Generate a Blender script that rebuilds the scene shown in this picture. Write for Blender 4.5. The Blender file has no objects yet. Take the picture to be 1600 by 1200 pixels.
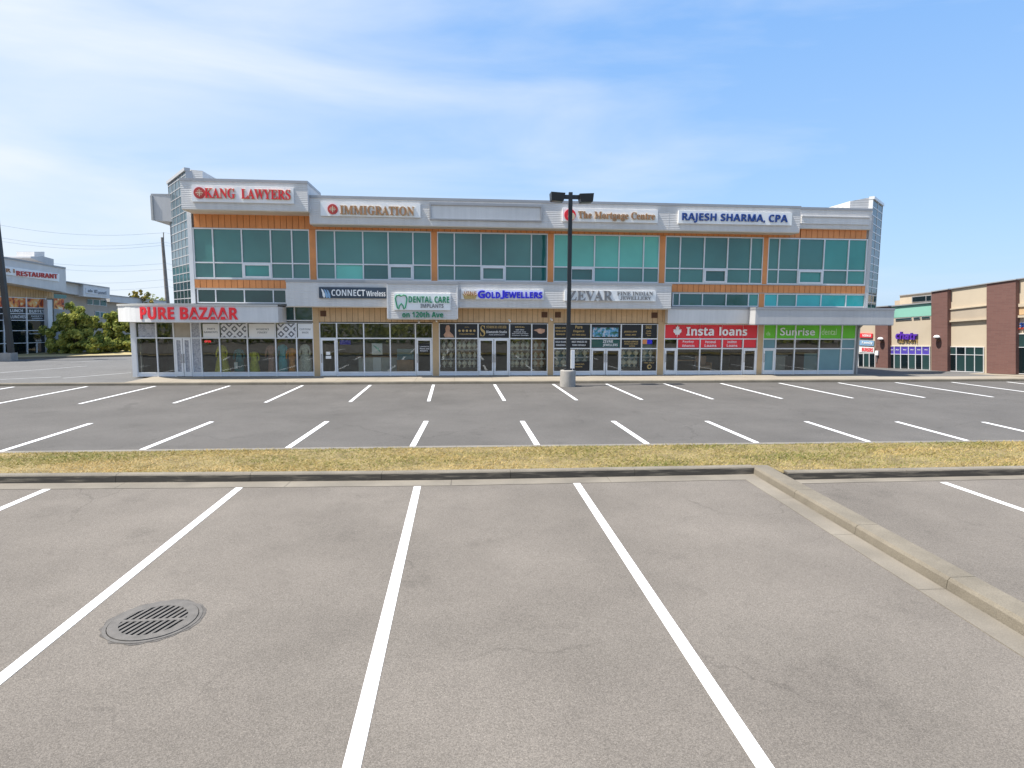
import bpy, math, random
from mathutils import Vector, Matrix
random.seed(7)
SC = bpy.context.scene
COL = SC.collection
# ------------------------------------------------------------------ camera
F_PX, CAM_H = 960.0, 3.3
PITCH, YAW, ROLL = math.atan(105/960), math.atan(88/960), 0.005
fw = Vector((math.sin(YAW)*math.cos(PITCH), math.cos(YAW)*math.cos(PITCH), -math.sin(PITCH)))
r0 = Vector((math.cos(YAW), -math.sin(YAW), 0)); u0 = r0.cross(fw)
RT = math.cos(ROLL)*r0 + math.sin(ROLL)*u0
UP = -math.sin(ROLL)*r0 + math.cos(ROLL)*u0
CP = Vector((0, 0, CAM_H))
cam = bpy.data.cameras.new('camera'); camo = bpy.data.objects.new('camera', cam); COL.objects.link(camo)
m3 = Matrix((RT, UP, -fw)).transposed(); camo.matrix_world = Matrix.Translation(CP) @ m3.to_4x4()
cam.sensor_fit = 'HORIZONTAL'; cam.sensor_width = 36; cam.lens = 36*F_PX/1600
cam.clip_start = 0.1; cam.clip_end = 6000
SC.camera = camo
# ------------------------------------------------------------------ light
SUN_EL, SUN_AZ = math.radians(61), math.radians(-98)      # azimuth from +Y, clockwise
world = bpy.data.worlds.new('World'); SC.world = world; world.use_nodes = True
nt = world.node_tree; nt.nodes.clear()
def WN(t, **k):
    n = nt.nodes.new(t)
    for a, b in k.items(): setattr(n, a, b)
    return n
wo = WN('ShaderNodeOutputWorld'); bg = WN('ShaderNodeBackground')
sky = WN('ShaderNodeTexSky', sky_type='NISHITA', sun_disc=False, sun_elevation=SUN_EL, sun_rotation=SUN_AZ,
         air_density=1.1, dust_density=1.0, ozone_density=2.0, altitude=50)
tc = WN('ShaderNodeTexCoord'); mp = WN('ShaderNodeMapping'); mp.inputs['Scale'].default_value = (1.0, 1.0, 4.5)
mp.inputs['Location'].default_value = (0.35, 0.1, 0.2); mp.inputs['Rotation'].default_value = (0.0, 0.12, 0.3)
nz = WN('ShaderNodeTexNoise'); nz.inputs['Scale'].default_value = 1.7; nz.inputs['Detail'].default_value = 7; nz.inputs['Roughness'].default_value = .52
nz.inputs['Distortion'].default_value = .4
sx = WN('ShaderNodeSeparateXYZ')
ml = WN('ShaderNodeMapRange'); ml.inputs['From Min'].default_value = .35; ml.inputs['From Max'].default_value = -.75
ml.inputs['To Min'].default_value = -.10; ml.inputs['To Max'].default_value = .30
ad = WN('ShaderNodeMath', operation='ADD')
rp = WN('ShaderNodeMapRange'); rp.inputs['From Min'].default_value = .36; rp.inputs['From Max'].default_value = .86
rp.inputs['To Max'].default_value = .9
mx = WN('ShaderNodeMix', data_type='RGBA'); mx.inputs['B'].default_value = (3.75, 4.05, 4.35, 1)
L = nt.links.new
L(tc.outputs['Generated'], mp.inputs[0]); L(mp.outputs[0], nz.inputs['Vector']); L(tc.outputs['Generated'], sx.inputs[0])
L(sx.outputs['X'], ml.inputs['Value']); L(nz.outputs['Fac'], ad.inputs[0]); L(ml.outputs[0], ad.inputs[1])
L(ad.outputs[0], rp.inputs['Value']); # thin summer haze evens the Nishita sky out into pale blue, lighter towards the horizon
gr = WN('ShaderNodeMapRange'); gr.inputs['From Max'].default_value = .5; L(sx.outputs['Z'], gr.inputs['Value'])
hz = WN('ShaderNodeMix', data_type='RGBA'); hz.inputs['A'].default_value = (1.95, 2.95, 4.2, 1); hz.inputs['B'].default_value = (.85, 2.0, 4.2, 1); L(gr.outputs[0], hz.inputs['Factor'])
m2 = WN('ShaderNodeMix', data_type='RGBA'); m2.inputs['Factor'].default_value = .82; L(sky.outputs[0], m2.inputs['A']); L(hz.outputs['Result'], m2.inputs['B'])
L(rp.outputs[0], mx.inputs['Factor']); L(m2.outputs['Result'], mx.inputs['A'])
L(mx.outputs['Result'], bg.inputs['Color']); bg.inputs['Strength'].default_value = 0.10
L(bg.outputs[0], wo.inputs['Surface'])
sl = bpy.data.lights.new('sun', 'SUN'); sl.energy = 3.4; sl.angle = math.radians(.5); sl.color = (1, .955, .88)
so = bpy.data.objects.new('sun', sl); COL.objects.link(so)
sdir = Vector((math.sin(SUN_AZ)*math.cos(SUN_EL), math.cos(SUN_AZ)*math.cos(SUN_EL), math.sin(SUN_EL)))
so.rotation_euler = sdir.to_track_quat('Z', 'Y').to_euler(); so.location = (-20, 0, 40)
SC.view_settings.view_transform = 'Standard'; SC.view_settings.look = 'None'
SC.view_settings.gamma = 1; SC.view_settings.use_curve_mapping = False
SC.view_settings.exposure = 1.24
SC.render.engine = 'CYCLES'
try:
    SC.cycles.use_denoising = True; SC.cycles.max_bounces = 7; SC.cycles.transparent_max_bounces = 12; SC.cycles.caustics_reflective = False
    SC.cycles.sample_clamp_indirect = 6
except Exception: pass

# ------------------------------------------------------------------ pixel rays (photograph is 1600 x 1200)
def ray(px, py): return fw + RT*((px-800)/F_PX) + UP*((600-py)/F_PX)
class Frame:
    """a vertical wall plane: u along it, v up, d out of it"""
    def __init__(s, o, r, n): s.o, s.r, s.n = Vector(o), Vector(r).normalized(), Vector(n).normalized()
    def w(s, u, v, d=0): return s.o + s.r*u + s.n*d + Vector((0, 0, v))
    def uv(s, px, py, d=0):
        dr = ray(px, py); p0 = s.o + s.n*d
        t = (p0-CP).dot(s.n)/dr.dot(s.n); p = CP + dr*t - p0
        return p.dot(s.r), p.z
    def rect(s, x0, y0, x1, y1, d=0):
        ym, xm = (y0+y1)/2, (x0+x1)/2
        return s.uv(x0, ym, d)[0], s.uv(x1, ym, d)[0], s.uv(xm, y1, d)[1], s.uv(xm, y0, d)[1]
def ground(px, py, z=0):
    dr = ray(px, py); return CP + dr*((z-CAM_H)/dr.z)

# ------------------------------------------------------------------ mesh helpers
class MB:
    def __init__(s): s.v, s.f = [], []
    def quad8(s, P):
        n = len(s.v); s.v += [Vector(p) for p in P]
        for f in ((0, 3, 2, 1), (4, 5, 6, 7), (0, 1, 5, 4), (1, 2, 6, 5), (2, 3, 7, 6), (3, 0, 4, 7)): s.f.append(tuple(n+i for i in f))
        return s
    def box(s, x0, x1, y0, y1, z0, z1):
        return s.quad8([(x0, y0, z0), (x1, y0, z0), (x1, y1, z0), (x0, y1, z0), (x0, y0, z1), (x1, y0, z1), (x1, y1, z1), (x0, y1, z1)])
    def fbox(s, F, ua, ub, va, vb, da, db):
        w = F.w
        return s.quad8([w(ua, va, da), w(ub, va, da), w(ub, va, db), w(ua, va, db), w(ua, vb, da), w(ub, vb, da), w(ub, vb, db), w(ua, vb, db)])
    def prism(s, pts_a, pts_b):
        n, k = len(s.v), len(pts_a); s.v += [Vector(p) for p in pts_a] + [Vector(p) for p in pts_b]
        s.f.append(tuple(n+i for i in range(k))); s.f.append(tuple(n+k+i for i in reversed(range(k))))
        for i in range(k): j = (i+1) % k; s.f.append((n+j, n+i, n+k+i, n+k+j))
        return s
    def fpoly(s, F, uvs, da, db): return s.prism([F.w(u, v, da) for u, v in uvs], [F.w(u, v, db) for u, v in uvs])
    def ring(s, c, ax, r, n, ux=None):
        c, ax = Vector(c), Vector(ax).normalized()
        a = ax.orthogonal().normalized() if ux is None else Vector(ux); b = ax.cross(a)
        k = len(s.v); s.v += [c + a*(r*math.cos(2*math.pi*i/n)) + b*(r*math.sin(2*math.pi*i/n)) for i in range(n)]
        return k
    def tube(s, pts, rad, n=8, caps=True):
        pts = [Vector(p) for p in pts]; rs = rad if isinstance(rad, (list, tuple)) else [rad]*len(pts)
        ks, ux = [], None
        for i, p in enumerate(pts):
            ax = (pts[min(i+1, len(pts)-1)] - pts[max(i-1, 0)]).normalized()
            if ux is None: ux = ax.orthogonal().normalized()
            else: ux = (ux - ax*ux.dot(ax)).normalized()
            ks.append(s.ring(p, ax, rs[i], n, ux))
        for a, b in zip(ks, ks[1:]):
            for i in range(n): j = (i+1) % n; s.f.append((a+i, a+j, b+j, b+i))
        if caps: s.f.append(tuple(ks[0]+i for i in reversed(range(n)))); s.f.append(tuple(ks[-1]+i for i in range(n)))
        return s
    def lathe(s, c, prof, n=20, sq=1.0):
        c = Vector(c); ks = []
        for r, z in prof:
            ks.append(len(s.v)); s.v += [c + Vector((r*math.cos(2*math.pi*i/n), sq*r*math.sin(2*math.pi*i/n), z)) for i in range(n)]
        for a, b in zip(ks, ks[1:]):
            for i in range(n): j = (i+1) % n; s.f.append((a+i, a+j, b+j, b+i))
        s.f.append(tuple(ks[0]+i for i in reversed(range(n)))); s.f.append(tuple(ks[-1]+i for i in range(n)))
        return s
WORLD = {}
def obj(name, mb, mat, parent=None, smooth=False):
    lo = Vector([min(v[i] for v in mb.v) for i in range(3)]); hi = Vector([max(v[i] for v in mb.v) for i in range(3)])
    c = (lo+hi)/2
    me = bpy.data.meshes.new(name); me.from_pydata([v-c for v in mb.v], [], mb.f); me.materials.append(mat)
    if smooth:
        for p in me.polygons: p.use_smooth = True
    o = bpy.data.objects.new(name, me); COL.objects.link(o)
    WORLD[o] = c; o.location = c
    if parent is not None: o.parent = parent; o.location = c - WORLD[parent]
    return o
def clone(src, center, parent):
    o = src.copy(); COL.objects.link(o); WORLD[o] = Vector(center); o.parent = parent; o.location = WORLD[o]-WORLD[parent]; return o
def thing(name, label, cat, loc=(0, 0, 0), group=None):
    o = bpy.data.objects.new(name, None); COL.objects.link(o); o.location = loc; WORLD[o] = Vector(loc); o.empty_display_size = .3
    return tag(o, label, cat, group)
def tag(o, label, cat, group=None):
    o['label'] = label; o['category'] = cat
    if group: o['group'] = group
    return o
def kind(o, k): o['kind'] = k; return o

# ------------------------------------------------------------------ materials
def mat(name, col, rough=.6, metal=0., var=.12, vscale=3., grain=0., gscale=60., bump=0., bscale=40., spec=.5, streak=0.):
    m = bpy.data.materials.new(name); m.use_nodes = True; t = m.node_tree; N, K = t.nodes, t.links.new
    b = N['Principled BSDF']; b.inputs['Roughness'].default_value = rough; b.inputs['Metallic'].default_value = metal
    b.inputs['Specular IOR Level'].default_value = spec
    c = N.new('ShaderNodeTexCoord'); geo = N.new('ShaderNodeNewGeometry')
    out = None
    def mul(prev, sc, amt, vec=None, det=4):
        nz = N.new('ShaderNodeTexNoise'); nz.inputs['Scale'].default_value = sc; nz.inputs['Detail'].default_value = det
        K(vec or geo.outputs['Position'], nz.inputs['Vector'])
        mr = N.new('ShaderNodeMapRange'); mr.inputs['From Min'].default_value = .28; mr.inputs['From Max'].default_value = .72
        mr.inputs['To Min'].default_value = 1-amt; mr.inputs['To Max'].default_value = 1+amt; K(nz.outputs['Fac'], mr.inputs['Value'])
        if prev is None: return mr.outputs[0]
        x = N.new('ShaderNodeMath'); x.operation = 'MULTIPLY'; K(prev, x.inputs[0]); K(mr.outputs[0], x.inputs[1]); return x.outputs[0]
    if var: out = mul(out, vscale, var)
    if grain: out = mul(out, gscale, grain, None, 2)
    if streak:
        mp = N.new('ShaderNodeMapping'); mp.inputs['Scale'].default_value = (3, 3, .25); K(geo.outputs['Position'], mp.inputs[0]); out = mul(out, 2.0, streak, mp.outputs[0])
    if out is None: b.inputs['Base Color'].default_value = (*col, 1)
    else:
        v = N.new('ShaderNodeVectorMath'); v.operation = 'SCALE'; v.inputs[0].default_value = col; K(out, v.inputs['Scale']); K(v.outputs[0], b.inputs['Base Color'])
    if bump:
        nz = N.new('ShaderNodeTexNoise'); nz.inputs['Scale'].default_value = bscale; nz.inputs['Detail'].default_value = 3; K(geo.outputs['Position'], nz.inputs['Vector'])
        bp = N.new('ShaderNodeBump'); bp.inputs['Strength'].default_value = bump; bp.inputs['Distance'].default_value = .02
        K(nz.outputs['Fac'], bp.inputs['Height']); K(bp.outputs[0], b.inputs['Normal'])
    return m
def corrugated(name, col, pitch=.09):
    m = mat(name, col, .45, .0, .05, 1.2, 0, streak=.05); t = m.node_tree; N, K = t.nodes, t.links.new; b = N['Principled BSDF']
    g = N.new('ShaderNodeNewGeometry'); s = N.new('ShaderNodeSeparateXYZ'); K(g.outputs['Position'], s.inputs[0])
    a = N.new('ShaderNodeMath'); a.operation = 'MULTIPLY'; a.inputs[1].default_value = 1/pitch; K(s.outputs['Z'], a.inputs[0])
    f = N.new('ShaderNodeMath'); f.operation = 'PINGPONG'; f.inputs[1].default_value = .5; K(a.outputs[0], f.inputs[0])
    bp = N.new('ShaderNodeBump'); bp.inputs['Strength'].default_value = .55; bp.inputs['Distance'].default_value = .03; K(f.outputs[0], bp.inputs['Height']); K(bp.outputs[0], b.inputs['Normal'])
    return m
def asphalt(name, lo, hi, patch=.18):
    m = bpy.data.materials.new(name); m.use_nodes = True; t = m.node_tree; N, K = t.nodes, t.links.new
    b = N['Principled BSDF']; b.inputs['Roughness'].default_value = .88; b.inputs['Specular IOR Level'].default_value = .25
    g = N.new('ShaderNodeNewGeometry')
    def nz(sc, det, ro=.6):
        n = N.new('ShaderNodeTexNoise'); n.inputs['Scale'].default_value = sc; n.inputs['Detail'].default_value = det; n.inputs['Roughness'].default_value = ro
        K(g.outputs['Position'], n.inputs['Vector']); return n.outputs['Fac']
    def rng(x, a, bb, c, d):
        r = N.new('ShaderNodeMapRange'); r.inputs['From Min'].default_value = a; r.inputs['From Max'].default_value = bb; r.inputs['To Min'].default_value = c; r.inputs['To Max'].default_value = d
        K(x, r.inputs['Value']); return r.outputs[0]
    def mul(x, y):
        q = N.new('ShaderNodeMath'); q.operation = 'MULTIPLY'; K(x, q.inputs[0]); K(y, q.inputs[1]); return q.outputs[0]
    mxn = N.new('ShaderNodeMix'); mxn.data_type = 'RGBA'; mxn.inputs['A'].default_value = (*lo, 1); mxn.inputs['B'].default_value = (*hi, 1)
    vo = N.new('ShaderNodeTexVoronoi'); vo.inputs['Scale'].default_value = 115; K(g.outputs['Position'], vo.inputs['Vector'])
    hs = N.new('ShaderNodeSeparateColor'); K(vo.outputs['Color'], hs.inputs[0])
    K(rng(hs.outputs[0], 0, 1, 0, 1), mxn.inputs['Factor'])
    mm = mul(rng(nz(.35, 5), .3, .7, 1-patch, 1+patch), rng(nz(50, 3), .3, .7, .88, 1.12))
    mm = mul(mm, rng(nz(.9, 7, .72), .56, .76, 1.0, .76))          # oil and tyre wear
    mm = mul(mm, rng(nz(150, 1), .62, .76, 1.0, 1.75))              # pale aggregate
    # hair cracks
    wv = N.new('ShaderNodeTexVoronoi'); wv.feature = 'DISTANCE_TO_EDGE'; wv.inputs['Scale'].default_value = .28
    wp = N.new('ShaderNodeTexNoise'); wp.inputs['Scale'].default_value = 1.6; wp.inputs['Detail'].default_value = 6; K(g.outputs['Position'], wp.inputs['Vector'])
    vm = N.new('ShaderNodeVectorMath'); vm.operation = 'MULTIPLY_ADD'; vm.inputs[1].default_value = (.9, .9, 0); K(wp.outputs['Color'], vm.inputs[0]); K(g.outputs['Position'], vm.inputs[2]); K(vm.outputs[0], wv.inputs['Vector'])
    cr = mul(rng(wv.outputs['Distance'], 0, .006, .0, 1), rng(nz(.5, 2), .45, .5, 1, 1))
    crf = N.new('ShaderNodeMath'); crf.operation = 'MAXIMUM'; K(cr, crf.inputs[0]); K(rng(nz(.22, 2), .50, .56, 1.0, .84), crf.inputs[1])
    mm = mul(mm, crf.outputs[0])
    v = N.new('ShaderNodeVectorMath'); v.operation = 'SCALE'; K(mxn.outputs['Result'], v.inputs[0]); K(mm, v.inputs['Scale']); K(v.outputs[0], b.inputs['Base Color'])
    bp = N.new('ShaderNodeBump'); bp.inputs['Strength'].default_value = .5; bp.inputs['Distance'].default_value = .012; K(nz(90, 3), bp.inputs['Height']); K(bp.outputs[0], b.inputs['Normal'])
    return m
def paintmat(name):
    m = mat(name, (.82, .81, .79), .6, 0, .05, 2., .05, 120); t = m.node_tree; N, K = t.nodes, t.links.new; b = N['Principled BSDF']
    g = N.new('ShaderNodeNewGeometry'); n = N.new('ShaderNodeTexNoise'); n.inputs['Scale'].default_value = 45; n.inputs['Detail'].default_value = 5; n.inputs['Roughness'].default_value = .75; K(g.outputs['Position'], n.inputs['Vector'])
    r = N.new('ShaderNodeMapRange'); r.inputs['From Min'].default_value = .33; r.inputs['From Max'].default_value = .42; K(n.outputs['Fac'], r.inputs['Value']); K(r.outputs[0], b.inputs['Alpha'])
    return m
def glassmat(name, tint, refl=.10, tr=.8):
    m = bpy.data.materials.new(name); m.use_nodes = True; t = m.node_tree; N, K = t.nodes, t.links.new; N.clear()
    o = N.new('ShaderNodeOutputMaterial'); tr_ = N.new('ShaderNodeBsdfTransparent'); tr_.inputs[0].default_value = (*[c*tr for c in tint], 1)
    gl = N.new('ShaderNodeBsdfGlossy'); gl.inputs['Roughness'].default_value = .015
    lw = N.new('ShaderNodeFresnel'); lw.inputs['IOR'].default_value = 1.5
    a = N.new('ShaderNodeMath'); a.operation = 'ADD'; a.inputs[1].default_value = refl; K(lw.outputs[0], a.inputs[0]); a.use_clamp = True
    g = N.new('ShaderNodeNewGeometry'); n = N.new('ShaderNodeTexNoise'); n.inputs['Scale'].default_value = .9; K(g.outputs['Position'], n.inputs['Vector'])
    bp = N.new('ShaderNodeBump'); bp.inputs['Strength'].default_value = .05; bp.inputs['Distance'].default_value = .05; K(n.outputs['Fac'], bp.inputs['Height']); K(bp.outputs[0], gl.inputs['Normal'])
    mx = N.new('ShaderNodeMixShader'); K(a.outputs[0], mx.inputs[0]); K(tr_.outputs[0], mx.inputs[1]); K(gl.outputs[0], mx.inputs[2]); K(mx.outputs[0], o.inputs[0])
    return m
def tealglass(name, col, ior=1.5):
    m = mat(name, col, .04, 0, .28, .25, 0, bump=0, spec=.7 if ior > 1.4 else .5); t = m.node_tree; N, K = t.nodes, t.links.new; b = N['Principled BSDF']; b.inputs['IOR'].default_value = ior  # broad noise in the base colour paints soft reflections on the panes
    g = N.new('ShaderNodeNewGeometry'); n = N.new('ShaderNodeTexNoise'); n.inputs['Scale'].default_value = .7; K(g.outputs['Position'], n.inputs['Vector'])
    bp = N.new('ShaderNodeBump'); bp.inputs['Strength'].default_value = .14; bp.inputs['Distance'].default_value = .1; K(n.outputs['Fac'], bp.inputs['Height']); K(bp.outputs[0], b.inputs['Normal'])
    return m
def patternmat(name, a, bcol, scale):
    m = bpy.data.materials.new(name); m.use_nodes = True; t = m.node_tree; N, K = t.nodes, t.links.new; b = N['Principled BSDF']; b.inputs['Roughness'].default_value = .5
    g = N.new('ShaderNodeNewGeometry'); mp = N.new('ShaderNodeMapping'); mp.inputs['Rotation'].default_value = (0, math.radians(45), 0); mp.inputs['Scale'].default_value = (scale*.8,)*3; K(g.outputs['Position'], mp.inputs[0])
    s = N.new('ShaderNodeSeparateXYZ'); K(mp.outputs[0], s.inputs[0])
    def pp(o):
        q = N.new('ShaderNodeMath'); q.operation = 'PINGPONG'; q.inputs[1].default_value = .5; K(o, q.inputs[0]); return q.outputs[0]
    mx = N.new('ShaderNodeMath'); mx.operation = 'MAXIMUM'; K(pp(s.outputs['X']), mx.inputs[0]); K(pp(s.outputs['Z']), mx.inputs[1])
    q = N.new('ShaderNodeMath'); q.operation = 'COMPARE'; q.inputs[1].default_value = .25; q.inputs[2].default_value = .085; K(mx.outputs[0], q.inputs[0])
    r = N.new('ShaderNodeMath'); r.operation = 'MULTIPLY'; r.inputs[1].default_value = 1.0; K(q.outputs[0], r.inputs[0])
    nz = N.new('ShaderNodeTexNoise'); nz.inputs['Scale'].default_value = 6; K(g.outputs['Position'], nz.inputs['Vector'])
    rr = N.new('ShaderNodeMapRange'); rr.inputs['From Min'].default_value = .35; rr.inputs['From Max'].default_value = .6; K(nz.outputs['Fac'], rr.inputs['Value'])
    mu = N.new('ShaderNodeMath'); mu.operation = 'MULTIPLY'; K(r.outputs[0], mu.inputs[0]); mu.inputs[1].default_value = .9
    c = N.new('ShaderNodeMix'); c.data_type = 'RGBA'; c.inputs['A'].default_value = (*a, 1); c.inputs['B'].default_value = (*bcol, 1); K(mu.outputs[0], c.inputs['Factor']); K(c.outputs['Result'], b.inputs['Base Color'])
    return m
def brickmat(name, c1, c2, mort):
    m = bpy.data.materials.new(name); m.use_nodes = True; t = m.node_tree; N, K = t.nodes, t.links.new; b = N['Principled BSDF']; b.inputs['Roughness'].default_value = .85
    g = N.new('ShaderNodeNewGeometry'); s = N.new('ShaderNodeSeparateXYZ'); K(g.outputs['Position'], s.inputs[0]); cb = N.new('ShaderNodeCombineXYZ')
    ad = N.new('ShaderNodeMath'); ad.operation = 'ADD'; K(s.outputs['X'], ad.inputs[0]); K(s.outputs['Y'], ad.inputs[1]); K(ad.outputs[0], cb.inputs[0]); K(s.outputs['Z'], cb.inputs[1])
    br = N.new('ShaderNodeTexBrick'); br.inputs['Scale'].default_value = 1; br.inputs['Brick Width'].default_value = .3; br.inputs['Row Height'].default_value = .1; br.inputs['Mortar Size'].default_value = .006
    br.inputs['Color1'].default_value = (*c1, 1); br.inputs['Color2'].default_value = (*c2, 1); br.inputs['Mortar'].default_value = (*mort, 1); K(cb.outputs[0], br.inputs['Vector']); K(br.outputs['Color'], b.inputs['Base Color'])
    return m
def photomat(name, cols, scale, dark=(.02, .02, .02), stretch=(1, 1, 1)):
    """printed picture: blotches of several colours"""
    m = bpy.data.materials.new(name); m.use_nodes = True; t = m.node_tree; N, K = t.nodes, t.links.new; b = N['Principled BSDF']; b.inputs['Roughness'].default_value = .4
    g = N.new('ShaderNodeNewGeometry'); mp = N.new('ShaderNodeMapping'); mp.inputs['Scale'].default_value = stretch; K(g.outputs['Position'], mp.inputs[0])
    n = N.new('ShaderNodeTexNoise'); n.inputs['Scale'].default_value = scale; n.inputs['Detail'].default_value = 3; n.inputs['Distortion'].default_value = .6; K(mp.outputs[0], n.inputs['Vector'])
    r = N.new('ShaderNodeValToRGB'); K(n.outputs['Fac'], r.inputs[0]); cr = r.color_ramp
    pts = [dark] + list(cols); lo, hi = .33, .68
    cr.elements[0].position = lo; cr.elements[0].color = (*pts[0], 1); cr.elements[1].position = hi; cr.elements[1].color = (*pts[-1], 1)
    for i in range(1, len(pts)-1): e = cr.elements.new(lo+(hi-lo)*i/(len(pts)-1)); e.color = (*pts[i], 1)
    K(r.outputs[0], b.inputs['Base Color']); return m

M = {}
M['asphalt_near'] = asphalt('asphalt_near', (.119, .104, .088), (.200, .175, .149))
M['asphalt_far'] = asphalt('asphalt_far', (.086, .0795, .073), (.134, .124, .114), .14)
M['asphalt_lane'] = asphalt('asphalt_lane', (.11, .107, .103), (.16, .155, .15), .1)
M['terrain'] = mat('terrain', (.12, .12, .09), .95, 0, .3, .1)
M['paint'] = paintmat('line_paint')
M['paint_far'] = mat('line_paint_far', (.8, .79, .78), .6, 0, .06, 2, .06, 60)
M['paint_faint'] = mat('faint_line_paint', (.36, .355, .35), .7, 0, .15, 2, .1, 60)
M['kerb'] = mat('kerb_concrete', (.175, .15, .113), .9, 0, .2, 1.3, .16, 70, .4, 60, streak=.06)
M['kerb_dark_face'] = mat('dark_faced_kerb', (.185, .16, .125), .9, 0, .2, 1.3, .16, 70, .4, 60, streak=.06)
def darken_face(m):  # face darkened below the top edge, broken by long noise streaks
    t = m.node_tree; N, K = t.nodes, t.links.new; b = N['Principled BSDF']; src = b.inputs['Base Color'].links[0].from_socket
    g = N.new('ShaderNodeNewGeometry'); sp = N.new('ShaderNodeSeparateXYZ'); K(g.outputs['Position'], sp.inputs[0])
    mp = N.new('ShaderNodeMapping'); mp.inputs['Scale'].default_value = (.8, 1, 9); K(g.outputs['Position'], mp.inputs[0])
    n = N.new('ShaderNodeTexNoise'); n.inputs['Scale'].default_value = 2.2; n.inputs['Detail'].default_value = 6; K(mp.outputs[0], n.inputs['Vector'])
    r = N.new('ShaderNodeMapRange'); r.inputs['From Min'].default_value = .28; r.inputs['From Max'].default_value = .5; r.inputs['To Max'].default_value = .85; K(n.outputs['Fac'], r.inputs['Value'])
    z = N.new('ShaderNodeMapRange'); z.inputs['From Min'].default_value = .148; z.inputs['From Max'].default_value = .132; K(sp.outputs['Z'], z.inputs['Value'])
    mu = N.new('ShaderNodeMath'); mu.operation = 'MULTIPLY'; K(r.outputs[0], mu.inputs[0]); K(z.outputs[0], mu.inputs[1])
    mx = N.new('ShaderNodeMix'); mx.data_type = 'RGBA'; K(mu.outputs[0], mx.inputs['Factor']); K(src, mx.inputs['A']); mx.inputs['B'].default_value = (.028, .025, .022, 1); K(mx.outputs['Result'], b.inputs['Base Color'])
darken_face(M['kerb_dark_face'])
M['kerb_pale'] = mat('kerb_pale_concrete', (.2, .18, .155), .9, 0, .16, 1.0, .1, 70, .3, 60)
M['gutter'] = mat('gutter_concrete', (.19, .165, .13), .9, 0, .22, 1.1, .14, 80, .3, 60)
M['slab'] = mat('pavement_concrete', (.29, .25, .195), .85, 0, .12, .7, .08, 50, .2, 50)
M['soil'] = mat('dry_soil', (.21, .16, .07), .95, 0, .35, 2.5, .25, 30)
M['siding'] = corrugated('grey_corrugated_siding', (.64, .62, .60))
M['siding_pale'] = corrugated('pale_corrugated_siding', (.70, .685, .67))
M['fascia_smooth'] = mat('smooth_grey_fascia', (.69, .675, .66), .45, 0, .04, .8, streak=.05)
M['band_dark'] = mat('darker_grey_fascia', (.50, .495, .495), .45, 0, .05, .8, streak=.05)
M['cap'] = mat('grey_flashing', (.36, .36, .37), .4, .2, .06, 1.)
M['trim'] = mat('pale_metal_trim', (.46, .45, .43), .45, .1, .05, 1.)
M['soffit'] = mat('tan_soffit', (.66, .56, .44), .7, 0, .08, 1.)
M['orange'] = mat('orange_board', (.72, .275, .088), .55, 0, .10, 1.6, .05, 25, streak=.06)
M['orange_gap'] = mat('orange_board_gap', (.30, .12, .04), .8, 0, .05, 2)
M['tan'] = mat('tan_board', (.58, .395, .22), .6, 0, .10, 1.6, .05, 25, streak=.08)
M['tan_gap'] = mat('tan_board_gap', (.25, .165, .085), .8, 0, .05, 2)
M['tan_wall'] = mat('tan_column', (.54, .38, .215), .7, 0, .1, 1.2, .06, 30)
M['vent'] = mat('brown_vent', (.13, .06, .03), .7, 0, .15, 9)
M['alu'] = mat('pale_aluminium', (.72, .72, .73), .35, .15, .05, 1.5)
M['alu_white'] = mat('white_aluminium', (.80, .81, .83), .35, .05, .05, 1.5)
M['kick'] = mat('pale_kick_panel', (.72, .75, .81), .4, .05, .06, 1.5)
M['steel'] = mat('brushed_handle', (.5, .5, .52), .25, .9, .03, 5)
M['teal'] = tealglass('teal_glass', (.052, .185, .165)); M['teal_dark'] = tealglass('dark_teal_glass', (.02, .115, .108))
M['teal_light'] = tealglass('light_teal_glass', (.11, .46, .37)); M['teal_mid'] = tealglass('mid_teal_glass', (.045, .27, .24))
M['turquoise'] = tealglass('turquoise_glass', (.03, .46, .46)); M['night'] = tealglass('dark_glass', (.01, .05, .044))
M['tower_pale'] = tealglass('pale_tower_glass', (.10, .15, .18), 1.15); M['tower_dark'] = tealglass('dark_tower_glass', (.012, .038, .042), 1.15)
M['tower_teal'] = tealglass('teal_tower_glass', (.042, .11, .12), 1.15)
M['pane_black'] = tealglass('black_pane_glass', (.006, .012, .014)); M['pane_grey'] = tealglass('grey_pane_glass', (.025, .055, .055))
M['tower_frame'] = mat('tower_metal', (.46, .46, .47), .4, .1, .05, 1.5)
M['glass'] = glassmat('shop_glass', (.94, .97, .95), .035, .985)
M['glass_frost'] = mat('frosted_teal_film', (.16, .30, .34), .35, 0, .12, .8)
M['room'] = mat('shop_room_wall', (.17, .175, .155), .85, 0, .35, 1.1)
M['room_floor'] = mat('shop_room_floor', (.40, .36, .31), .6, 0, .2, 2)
M['room_pale'] = mat('shop_fitting_pale', (.8, .74, .64), .7, 0, .12, 3)
M['bust'] = mat('cream_bust', (.92, .82, .66), .7, 0, .1, 6)
M['room_brown'] = mat('shop_fitting_brown', (.5, .28, .15), .7, 0, .2, 3)
M['white'] = mat('white_board', (.86, .86, .85), .4, 0, .03, 1.2)
M['offwhite'] = mat('offwhite_board', (.72, .72, .73), .45, 0, .04, 1.2)
M['red'] = mat('red_letter', (.78, .02, .03), .4, 0, .06, 3); M['red_panel'] = mat('red_film', (.80, .035, .05), .4, 0, .06, 1)
M['kang_red'] = mat('dull_red_letter', (.50, .045, .035), .4, 0, .1, 4); M['cream'] = mat('cream_letter', (.66, .55, .38), .5, 0, .06, 4)
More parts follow.
